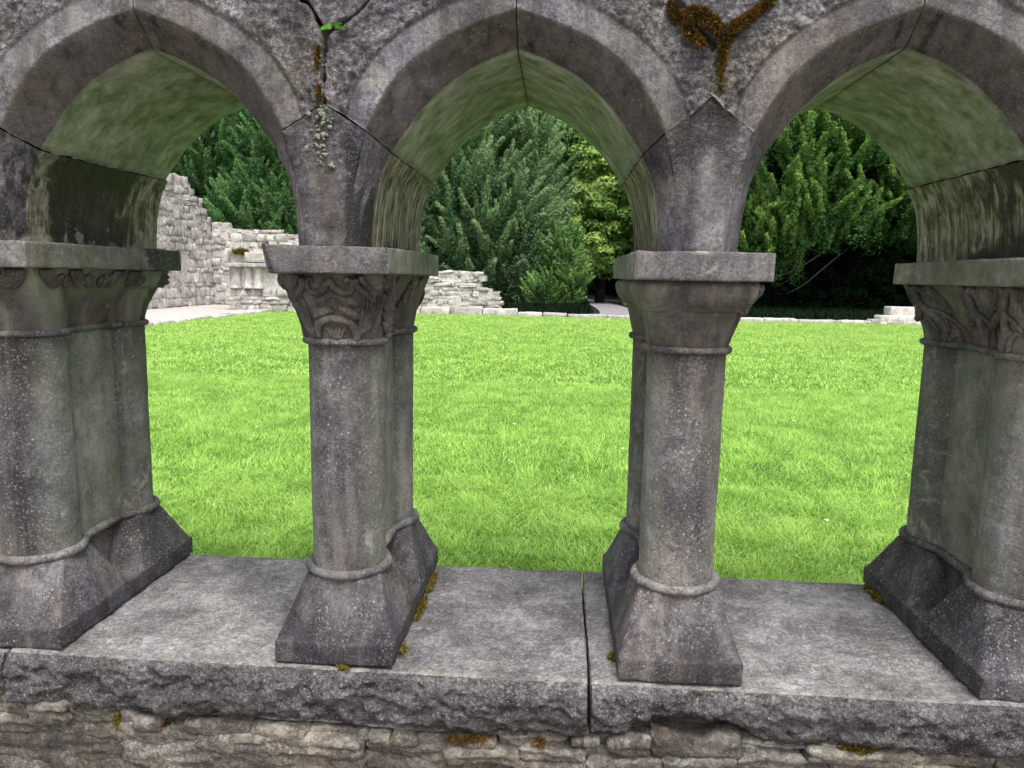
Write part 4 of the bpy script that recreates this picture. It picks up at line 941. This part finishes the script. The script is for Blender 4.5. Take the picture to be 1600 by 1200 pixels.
# ------------------------------------------------------------------ ruins beyond the lawn
def blk(seed):
    V, N, Q = box_grid((-.5, -.5, -.5), (.5, .5, .5), .45, .09); V = V + .045 * np.random.default_rng(seed).normal(size=V.shape)
    # slim: box_grid with coarse res gives 4x4x4 shell
    return mesh('stone', V, [Q], M_RUIN, {'pale': np.full(len(V), .15)}, shade=False)
BLK = [blk(i) for i in range(9)]
def inpoly(p, poly):
    x, z = p; r = False; n = len(poly)
    for i in range(n):
        x1, z1 = poly[i]; x2, z2 = poly[(i + 1) % n]
        if (z1 > z) != (z2 > z) and x < (x2 - x1) * (z - z1) / (z2 - z1) + x1: r = not r
    return r
def masonry(name, o, d, prof, hrow, wst, thick, label, seed, sees=None, cat='ruin', ends=False, keep=None):
    """wall from o along d; prof: outline [(s,z)] with the first two points on the ground; rows of separate stones on a core"""
    g = np.random.default_rng(seed); o = np.array(o, float); d = np.array(d, float); d /= np.linalg.norm(d); nrm = np.array([d[1], -d[0]])   # outward = right of d
    t = empty(name, (o[0], o[1], prof[0][1]), label, cat)
    ang = math.atan2(d[1], d[0]); s0, s1 = min(p[0] for p in prof), max(p[0] for p in prof); z = prof[0][1]; zt = max(p[1] for p in prof); cnt = 0
    while z < zt:
        h = g.uniform(hrow[0] * .75, hrow[1] * 1.1); s = s0 - g.uniform(0, .2)
        while s < s1:
            w = g.uniform(*wst) * (1 if g.random() > .3 else g.uniform(.35, .6)); c = s + w / 2
            if inpoly((c, z + h * .45), prof) and (keep is None or keep(c, z + h / 2)) and cnt < 299:
                b = bpy.data.objects.new('stone', BLK[g.integers(0, 9)]); COL.objects.link(b); b.parent = t
                pr = g.uniform(-.035, .03); q = o + d * c + nrm * (pr - .10)
                b.location = (q[0] - o[0], q[1] - o[1], z + h / 2 - prof[0][1]); b.rotation_euler = (g.normal(0, .03), g.normal(0, .055), ang + g.normal(0, .03)); b.scale = (w * g.uniform(.92, 1.06), .26, h * g.uniform(.85, 1.12)); cnt += 1
            s += w
        z += h
    # core, set back
    P = np.array(prof, float); cc = P.mean(0); P = cc + (P - cc) * np.array([.985, .97]); P[:, 0] = P[:, 0]; n = len(P)
    F3 = lambda off: np.stack([o[0] + d[0] * P[:, 0] - nrm[0] * off, o[1] + d[1] * P[:, 0] - nrm[1] * off, P[:, 1] - .03], 1)
    V = np.vstack([F3(-.008), F3(thick)]) - np.array([o[0], o[1], prof[0][1]])
    import bmesh
    bm = bmesh.new(); vs = [bm.verts.new(v) for v in V]
    bm.faces.new(vs[:n]); bm.faces.new(vs[n:][::-1])
    for i in range(n): bm.faces.new([vs[(i + 1) % n], vs[i], vs[n + i], vs[n + (i + 1) % n]])
    bmesh.ops.recalc_face_normals(bm, faces=bm.faces); me = bpy.data.meshes.new('rubble_core'); bm.to_mesh(me); bm.free(); me.materials.append(M_RMORT)
    c = bpy.data.objects.new('rubble_core', me); COL.objects.link(c); c.parent = t
    return t
# tall return wall on the left (runs away from the camera along x = -11.3); d chosen so that "outward" faces +x
masonry('ruined_wall', (-11.35, 14.9), (0, 1), [(8, -.27), (0, -.27), (0, 3.2), (2.4, 3.35), (3.4, 3.55), (4.4, 3.62), (4.75, 3.55), (5.8, 3.60), (6.7, 3.62), (6.8, 3.30), (7.45, 3.15), (7.5, 2.75), (7.8, 2.7), (8, 2.3)], (.16, .30), (.24, .55), .9,
        'tall broken end of a pale rubble wall beside the gravel walk at left', 21, keep=lambda s, z: s > 2.2)
masonry('ruined_wall', (-11.35, 22.9), (1, 0), [(0, -.27), (5.2, -.27), (5.2, 1.75), (3.6, 1.95), (3.0, 2.12), (1.6, 2.25), (0, 2.42)], (.15, .26), (.22, .5), .8,
        'lower pale rubble wall behind the broken column stubs at left', 22)
# the corner block with column stubs
t = masonry('ruined_respond', (-9.35, 19.75), (1, 0), [(0, -.30), (5.2, -.30), (5.2, .9), (4.2, 1.2), (3.2, 1.55), (2.2, 1.80), (1.0, 1.92), (.55, 2.02), (.1, 1.90), (0, 1.2)], (.14, .22), (.24, .5), .7,
        'squat ruined corner of the far arcade with short column stubs and a mossy niche', 23, keep=lambda s, z: not (.0 < s < 1.5 and .38 < z < 1.42))
def put(name, me, parent, w): return part(name, me, parent, w)
for i, (x, r, zt) in enumerate(((-9.10, .16, 1.0), (-8.72, .12, .98), (-8.42, .13, .98))):
    z = np.array([.37, .40, .42, .44, .90, .92, .95, zt]); rr = np.array([1.25, 1.25, 1.15, 1., 1., 1.12, 1.2, 1.25]) * r
    th = np.linspace(0, 2 * np.pi, 16, endpoint=False); V = np.vstack([np.stack([rr_ * np.cos(th), rr_ * np.sin(th), np.full(16, z_)], 1) for rr_, z_ in zip(rr, z)])
    put('column_stub', mesh('column_stub', V, [grid_faces(16, 8, True), np.array([list(range(112, 128))])], M_RUIN, {'pale': np.full(len(V), .35)}), t, (x, 19.74, 0))
V, N, Q = box_grid((-9.40, 19.50, .98), (-7.9, 19.9, 1.10), .08, .02); V = V + N * (.012 * fbm(V, 5, 3, 3))[:, None]; put('ledge', mesh('ledge', V, [Q], M_RUIN, {'pale': np.full(len(V), .1)}), t, (0, 0, 0))
V, N, Q = box_grid((-8.75, 19.52, 1.12), (-7.9, 19.85, 1.42), .08, .03); V = V + N * (.02 * fbm(V, 5, 3, 3))[:, None]; put('niche_stone', mesh('niche_stone', V, [Q], M_RUIN, {'pale': np.full(len(V), .2)}), t, (0, 0, 0))
V, N, Q = box_grid((-9.36, 19.50, 1.10), (-9.24, 19.85, 1.44), .08, .02); put('jamb', mesh('jamb', V, [Q], M_RUIN, {'pale': np.full(len(V), .2)}), t, (0, 0, 0))
moss('moss_clump', [(-9.1, 19.66, 1.42), (-8.9, 19.62, 1.44), (-8.7, 19.66, 1.42)], [.06, .09, .06], 900, M_GMOSS, 'olive moss tuft in the niche of the distant ruined corner', .05, None, 30)
# stepped wall
masonry('stepped_wall', (-5.2, 20.45), (1, 0), [(0, -.28), (3.80, -.28), (3.84, .30), (3.62, .33), (3.60, .50), (3.28, .52), (3.26, .72), (3.42, .74), (3.42, .90), (3.22, .92), (3.15, 1.0), (1.0, 1.04), (0, 1.06)], (.085, .15), (.22, .62), .6,
        'pale coursed stone wall stepping down in ragged ends behind the lawn', 24, keep=lambda s, z: s > .8)
# long footing stones and the low kerb
kt = empty('kerb_wall', (3, 20.3, -.30), 'low line of pale kerb stones along the far side of the lawn', 'kerb')
x = -4.6; i = 0; g = np.random.default_rng(8)
def kst(x0, x1, z1, y0=20.12, y1=20.5, seed=0):
    V, N, Q = box_grid((x0, y0, -.36), (x1, y1, z1), .12, .035); V = V + N * (.03 * fbm(V, 2.6, 4, seed))[:, None]
    part('kerb_stone', mesh('kerb_stone', V, [Q], M_RUIN, {'pale': np.full(len(V), .38)}), kt)
for x0, x1, z1 in ((-4.6, -3.7, -.08), (-3.68, -2.82, -.09), (-2.80, -1.84, -.055), (-1.82, -.80, -.085)): kst(x0, x1, z1, seed=int(x0 * 7))
x = -.78
while x < 13:
    w = g.uniform(.5, 1.25); kst(x, x + w - .03, -.205 + g.uniform(-.02, .025) , seed=int(x * 9 + 3)); x += w
for x0, x1, z1, y0, y1 in ((9.35, 9.62, -.16, 20.16, 20.5), (9.6, 10.9, -.05, 20.2, 20.6)):
    kst(x0, x1, z1, y0 - .06, y1, int(x0 * 5))
kst(9.95, 11.0, .20, 20.3, 20.8, 5)
# edging between path and lawn on the left
et = empty('path_edging', (-8.1, 13, -.30), 'ragged pale stone edging between the gravel walk and the lawn at left', 'edging')
y = 8.
i = 0
while y < 19.3:
    w = g.uniform(.5, 1.2); V, N, Q = box_grid((-8.55 + .1 * g.random(), y, -.36), (-8.02 + .08 * g.random(), y + w - .04, -.235 + .02 * g.random()), .10, .03)
    V = V + N * (.03 * fbm(V, 3, 4, i))[:, None]; part('edging_stone', mesh('edging_stone', V, [Q], M_RUIN, {'pale': np.full(len(V), .3)}), et); y += w; i += 1

# ------------------------------------------------------------------ trees
M_LEAF = {
 'broad': leafy("mid_green_leaves", (.060, .155, .050), (.24, .43, .16), (.040, .115, .038), .36, .35, .5),
 'blue': leafy("blue_green_needles", (.075, .165, .065), (.34, .50, .24), (.048, .125, .050), .36, .35, .5),
 'lime': leafy("yellow_green_leaves", (.19, .34, .080), (.50, .66, .20), (.13, .28, .07), .45, .5, .6),
 'yew': leafy("dark_yew_needles", (.042, .125, .030), (.32, .52, .13), (.030, .095, .026), .36, .4, .5),
 'brush': leafy('scrub_leaves', (.05, .135, .035), (.25, .43, .12), (.032, .090, .026), .3, 1.2, .7),
 'back': leafy("painted_shade_leaves", (.005, .014, .004), (.010, .028, .008), (.004, .011, .004), .15, .3, .5, .8)}  # near-black leaves: deep shade painted into the colour
def limb(path, r0, r1, k=7):
    c = catmull(path, 5 * len(path)); c = c + .02 * np.stack([fbm(c, 1.5, 2, 1), fbm(c, 1.5, 2, 2), 0 * c[:, 0]], 1); return tube(c, np.linspace(r0, r1, len(c)), k)
def tree(name, x, y, H, blobs, style, nclump, nleaf, leaf, label, seed, group=None, trunk=.25, mat=None, bare=None, clump=(.35, 1.25), base=-.34, ty=0.):
    """blobs: crown volumes (dx,dy,z,rx,ry,rz); style 'round' or 'plume'"""
    g = np.random.default_rng(seed)
    t = empty(name, (x, y, base), label, 'tree', group)
    V, q = limb([(0, ty, -.1), (.05, ty, H * .3), (-.08, .1 + ty, H * .6), (0, ty * .5, H * .85)], trunk, trunk * .25, 10)
    part('trunk', mesh('trunk', V, [q], M_BARK), t, (x, y, base))
    a = Acc()
    for dx, dy, z, rx, ry, rz in blobs:
        for j in range(5):
            ph = g.uniform(0, 6.28); e = np.array([dx + rx * .75 * math.cos(ph), dy + ry * .75 * math.sin(ph), z + rz * g.uniform(-.4, .5)]); z0 = max(H * .30, e[2] - g.uniform(.5, 2.5))
            V, q = limb([(0, ty, min(z0, H * .8)), e * np.array([.45, .45, 0]) + np.array([0, ty / 2, (z0 + e[2]) / 2]), e], trunk * .28, .03, 6); a.add(V, q)
    if bare:
        for pth_, r0, r1 in bare: V, q = limb([np.array(p_) - np.array([x, y, base]) for p_ in pth_], r0, r1, 6); a.add(V, q)
    part('limbs', a.mesh('limbs', M_BARK), t, (x, y, base))
    vol = np.array([b[3] * b[4] + b[3] * b[5] + b[4] * b[5] for b in blobs]); vol = vol / vol.sum()
    C, D, R_, TN = [], [], [], []
    for b, f in zip(blobs, vol):
        n = int(nclump * f); d = g.normal(size=(n * 3, 3)); d /= np.linalg.norm(d, axis=1, keepdims=True)
        d = d[(d[:, 1] < .35) | (g.random(len(d)) < .25)][:n]; n = len(d)   # denser towards the lawn
        rr = .50 + .52 * g.random(n) ** .6; rr = rr * (1 + .16 * fbm(d * 3 + seed, 1., 3, seed))
        C.append(np.array(b[:3]) + d * rr[:, None] * np.array(b[3:])); D.append(d); R_.append(g.uniform(*clump, n)); TN.append(np.clip(.5 + .25 * g.normal(size=n), 0, 1))
    C, D, R_, TN = np.vstack(C), np.vstack(D), np.concatenate(R_), np.concatenate(TN); n = len(C)
    m = nleaf; ci = np.repeat(np.arange(n), m); N_ = n * m
    if style == 'round':
        u = g.normal(size=(N_, 3)); u /= np.linalg.norm(u, axis=1, keepdims=True); u[:, 2] = np.where(g.random(N_) < .6, np.abs(u[:, 2]), u[:, 2])
        pos = C[ci] + u * (R_[ci] * .5 * (.55 + .45 * g.random(N_)))[:, None] * np.array([1.1, 1.1, .85])
        nr = u + g.normal(0, .55, (N_, 3)) + np.array([0, -.1, .3]); tip = .05 + .95 * np.clip(u[:, 2] * .8 + .2 - .3 * u[:, 1], 0, 1) ** 1.3  # clump tops and fronts take the lighter colour, painted as lit
        ax = g.normal(size=(N_, 3))
    else:
        dr = D * np.array([.8, .8, .25]) + np.array([0, 0, .75]) + g.normal(0, .22, (n, 3)); dr /= np.linalg.norm(dr, axis=1, keepdims=True)
        s = g.random(N_) ** .8; L = R_[ci] * 1.25; w = R_[ci] * .27 * (1 - s * .85) * np.sqrt(g.random(N_))
        v = g.normal(size=(N_, 3)); v -= dr[ci] * np.sum(v * dr[ci], 1, keepdims=True); v /= np.linalg.norm(v, axis=1, keepdims=True)
        pos = C[ci] + dr[ci] * (L * (s - .5))[:, None] + v * w[:, None]; pos[:, 2] -= .12 * L * (1 - s)
        nr = v + g.normal(0, .5, (N_, 3)) + np.array([0, -.1, .25]); ax = dr[ci] * 1.2 + v + g.normal(0, .35, (N_, 3)); tip = .0 + 1.0 * s ** 1.5
    nr /= np.linalg.norm(nr, axis=1, keepdims=True); ax -= nr * np.sum(ax * nr, 1, keepdims=True); ax /= np.maximum(np.linalg.norm(ax, axis=1, keepdims=True), 1e-6); bx = np.cross(nr, ax)
    sz = leaf * (.6 + .8 * g.random(N_)); el = (.5 if style == 'round' else .30)
    k = pos[:, 2] > .15 + 0 * pos[:, 2]
    pos, ax, bx, sz, tip, ci = pos[k], ax[k], bx[k], sz[k], tip[k], ci[k]
    V = np.stack([pos - bx * (sz * el)[:, None] - ax * (sz * .3)[:, None], pos + bx * (sz * el)[:, None] - ax * (sz * .3)[:, None], pos + ax * (sz * .8)[:, None]], 1).reshape(-1, 3)
    r = np.clip(.55 * TN[ci] + .45 * g.random(len(pos)), 0, 1)
    me = mesh('crown', V, [np.arange(len(V)).reshape(-1, 3)], mat or M_LEAF['broad'], {'rnd': np.repeat(r, 3), 'tip': np.repeat(tip, 3)}, shade=False)
    part('crown', me, t, (x, y, base)); return t
# left: round crowned broadleaves above the ruin
tree('broadleaf_tree', -11.6, 30.5, 11, [(0, 0, 5.2, 2.5, 2.3, 3.9), (-1.0, -1.0, 3.2, 2.0, 1.8, 2.4), (.9, -.9, 2.8, 1.6, 1.6, 2.3), (1.2, 0, 7.3, 2.0, 2, 2.6)], 'plume', 620, 400, .078, 'bushy mid green tree right of the tall broken wall, above the lower ruin', 41, mat=M_LEAF['broad'], clump=(.6, 1.25))
tree('broadleaf_tree', -16.0, 31.5, 11, [(0, 0, 5.0, 2.6, 2.4, 4.2), (1.2, -.8, 7.2, 2.2, 2, 2.4), (-2.2, 0, 4, 2, 2, 3)], 'plume', 520, 340, .085, 'deeper green tree rising behind the tall broken wall at far left', 42, mat=M_LEAF['broad'], clump=(.6, 1.25))
tree('broadleaf_tree', -8.0, 33, 11, [(0, 0, 5.0, 2.2, 2, 4.2), (0, 0, 8.5, 1.9, 1.8, 2.2)], 'round', 300, 240, .13, 'dark green tree half hidden behind the leafy capital pier', 43, mat=M_LEAF['broad'])
# centre: big blue green conifers
tree('conifer_tree', -3.2, 29.0, 12, [(0, 0, 3.6, 3.0, 2.6, 3.4), (-.2, .3, 6.6, 2.4, 2.2, 3.0), (1.5, -.3, 3.2, 1.8, 1.8, 2.8), (-2.4, .2, 3.2, 1.6, 1.6, 2.6), (.4, .4, 9.4, 1.5, 1.5, 2.2), (2.2, .4, 5.0, 1.2, 1.4, 2.8), (2.3, -.2, 2.2, 1.1, 1.2, 2.0)], 'plume', 760, 500, .085, 'large blue green conifer behind the stepped wall in the centre opening', 44, mat=M_LEAF['blue'], trunk=.3, clump=(.9, 1.8))
tree('conifer_tree', -.9, 31.5, 13, [(0, 0, 5.6, 1.6, 1.6, 4.2), (-.5, .2, 9.4, 1.5, 1.4, 2.6), (.5, -.4, 2.4, 1.4, 1.4, 2.0)], 'plume', 300, 380, .105, 'narrow blue green conifer just left of the yellow green tree', 45, mat=M_LEAF['blue'], trunk=.22, clump=(.8, 1.4))
tree('lime_tree', 2.3, 33.5, 13, [(-.5, 0, 8.0, 2.2, 2.0, 3.2), (.5, -.5, 5.4, 2.1, 1.8, 2.6), (-.7, -1.0, 3.2, 1.5, 1.3, 2.2), (1.2, .2, 3.4, 1.1, 1.2, 1.2)], 'round', 420, 230, .12, 'sunlit yellow green tree behind the right side of the centre opening', 46, mat=M_LEAF['lime'], clump=(.6, 1.2))
tree('bush', .30, 27.0, 2.2, [(-.3, 0, .6, .75, .5, .7), (.55, .1, 1.1, .55, .5, 1.1), (.2, .6, 2.1, .7, .6, 1.0)], 'plume', 200, 240, .07, 'low ragged green bush beside the left edge of the grey path', 47, mat=M_LEAF['brush'], trunk=.05, clump=(.5, 1.0))
# right: spreading yew with bare lower limbs
yb = [([(11.2, 27, 3.2), (9.8, 26.0, 1.9), (8.6, 25.2, 1.25), (7.6, 24.6, .9)], .07, .018), ([(11.2, 27, 3.0), (10.6, 25.6, 2.2), (10.2, 25.0, 2.5), (10.0, 24.6, 3.1)], .055, .015),
      ([(11.4, 27, 2.4), (9.9, 25.6, 1.45), (8.9, 24.9, .75), (8.2, 24.4, .45)], .06, .014), ([(9.8, 26, 1.9), (9.0, 25.4, 2.1), (8.2, 25.0, 2.6)], .035, .012), ([(8.9, 25.3, 1.4), (8.4, 25.0, .9), (7.8, 24.6, .7)], .03, .01),
      ([(11.4, 27, 2.6), (12.4, 26, 2.2), (13.4, 25.4, 2.6)], .06, .02), ([(10.4, 26.3, 1.9), (9.6, 25.5, 1.0), (9.3, 25.2, .5)], .03, .01)]
tree('yew_tree', 11.4, 27.8, 11, [(-2.6, -.3, 5.2, 2.6, 2.3, 2.6), (.2, -.8, 5.6, 2.8, 2.4, 2.5), (2.6, 0, 5.2, 2.4, 2.2, 2.3), (-.6, .3, 8.2, 3.2, 2.6, 2.4), (-4.3, -.6, 3.0, 1.2, 1.1, 2.2), (-2.6, -1.0, 2.9, 1.5, 1.0, 1.0), (1.6, -1.7, 4.3, 2.0, 1.2, 1.3), (.6, -1.6, 6.8, 2.2, 1.2, 1.5), (-1.4, -1.7, 4.0, 1.8, 1.0, 1.2)], 'plume', 1000, 380, .09, 'spreading dark yew over black shade in the right opening', 48, mat=M_LEAF['yew'], trunk=.24, ty=3.2, bare=[(p_, a_ * .6, b_ * .6) for p_, a_, b_ in yb[:5]], clump=(.7, 1.3))
tree('yew_tree', 5.9, 30.5, 11, [(0, 0, 5.2, 2.0, 2.0, 4.6), (0, 0, 9, 1.6, 1.6, 2.4)], 'plume', 300, 220, .12, 'dark yew hidden behind the plain capital pier', 49, mat=M_LEAF['yew'], clump=(.8, 1.4))
tree('yew_tree', 17.5, 29, 11, [(0, 0, 4.6, 2.6, 2.2, 4.2), (0, 0, 8.5, 2.4, 2, 2.4)], 'plume', 320, 200, .13, 'dark yew at the far right behind the volute capital', 50, mat=M_LEAF['yew'], clump=(.8, 1.4))
for x_, w_, lb in ((8.6, 1.7, 'near-black shrub added as shade under the left half of the spreading yew'), (12.0, 2.0, 'near-black shrub added as shade under the middle of the spreading yew'), (15.6, 2.0, 'near-black shrub added as shade under the right half of the spreading yew')):
    tree('added_shade_shrub', x_, 30.2, 3.0, [(0, 0, 1.3, w_, .8, 1.5), (.3, .2, 2.6, w_, .8, 1.0)], 'round', 150, 220, .12, lb, int(70 + x_), 'near-black shrubs added as the shade of the yew', mat=M_LEAF['back'], trunk=.05, clump=(.6, 1.1))  # near-black shrubs added to make the shade below the yew
# trees deeper in the wood, shade painted into their leaf colour
DEEP = ['shadowy tree beyond the far left end of the tall broken wall', 'shadowy tree behind the tall broken wall', 'shadowy tree behind the bushy mid green tree at left', 'shadowy tree between the left green tree and the blue green conifer',
        'shadowy tree right behind the narrow blue green conifer', 'shadowy tree showing right of the grey path', 'shadowy tree in the black shade behind the yew trunk', 'shadowy tree behind the right flank of the spreading yew',
        'shadowy tree beyond the yew at far right', 'tall shadowy tree closing the end of the grey path on its right', 'tall shadowy tree closing the end of the grey path on its left']
for i, (x, y, w, h) in enumerate(((-25, 36, 3.6, 14), (-19, 40, 4, 16), (-12.5, 41, 4, 17), (-6.2, 39, 3.8, 17), (-1.5, 43, 3.6, 18), (6.8, 42, 3.4, 17), (10.8, 38, 3.8, 16), (16, 39, 4, 16), (22, 38, 4, 16), (4.2, 56, 4.5, 20), (-.8, 57, 4.5, 20))):
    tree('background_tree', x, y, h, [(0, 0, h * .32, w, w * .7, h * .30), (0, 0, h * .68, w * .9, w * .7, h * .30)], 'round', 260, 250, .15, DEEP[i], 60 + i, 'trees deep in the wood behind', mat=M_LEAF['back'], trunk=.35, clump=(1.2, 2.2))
# undergrowth and woodland beyond, closing the gaps
g = np.random.default_rng(12); n = 90000
x = g.uniform(-50, 55, n); y = g.uniform(46, 62, n) ; k = (x > -2.5) & (x < 4.0) & (y < 50); x, y = x[~k], y[~k]; n = len(x); z = g.uniform(-.3, 19, n) * (1 - .2 * g.random(n))
P = np.stack([x, y, z], 1); nr = g.normal(size=(n, 3)); nr[:, 1] -= .5; nr /= np.linalg.norm(nr, axis=1, keepdims=True); ax = np.cross(nr, g.normal(size=(n, 3))); ax /= np.linalg.norm(ax, axis=1, keepdims=True); bx = np.cross(nr, ax)
V = np.stack([P - bx * .3 - ax * .25, P + bx * .3 - ax * .25, P + ax * .55], 1).reshape(-1, 3)
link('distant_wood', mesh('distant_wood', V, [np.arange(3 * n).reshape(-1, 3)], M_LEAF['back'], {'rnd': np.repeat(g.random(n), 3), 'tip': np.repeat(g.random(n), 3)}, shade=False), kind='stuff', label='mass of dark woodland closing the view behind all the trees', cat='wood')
# grass verge and weeds beside the path
def verge(name, label, xr, yr, n, h, w, seed, mat=M_GRASS):
    g = np.random.default_rng(seed); x = g.uniform(*xr, n); y = g.uniform(*yr, n); gl = (x < -6) & (y < 24.2) & (name == 'shade_undergrowth'); x, y = x[~gl], y[~gl]
    onp = (x > 1.45 + .02 * (y - 21)) & (x < 3.4); x, y = (x[~onp], y[~onp]) if name == 'shade_undergrowth' else (x, y); kk = (x < 5.1) & (x > 3.3) & (name == 'shade_undergrowth'); x, y = x[~kk], y[~kk]; n = len(x); B = np.stack([x, y, np.full(n, -.34)], 1); ta = g.uniform(0, 6.28, n); s = np.stack([np.cos(ta), np.sin(ta), 0 * ta], 1) * w / 2
    T = B + np.stack([g.normal(0, .3, n) * h, g.normal(0, .3, n) * h, h * (.6 + .6 * g.random(n))], 1); V = np.stack([B - s, B + s, T], 1).reshape(-1, 3)
    link(name, mesh(name, V, [np.arange(3 * n).reshape(-1, 3)], mat, {'rnd': np.repeat(g.random(n), 3) * .6, 'tip': np.tile([0, 0, .5], n)}, shade=False), kind='stuff', label=label, cat='grass')
verge('verge_grass', 'strip of green grass right of the grey woodland path', (3.4, 5.0), (21.0, 34), 5000, .10, .05, 3)
verge('shade_undergrowth', 'near-black leaf cover added on the ground as the shade under the trees', (-14, 16), (20.7, 34), 60000, .22, .16, 4, M_LEAF['back'])  # near-black leaves laid over the floor to paint the woodland shade
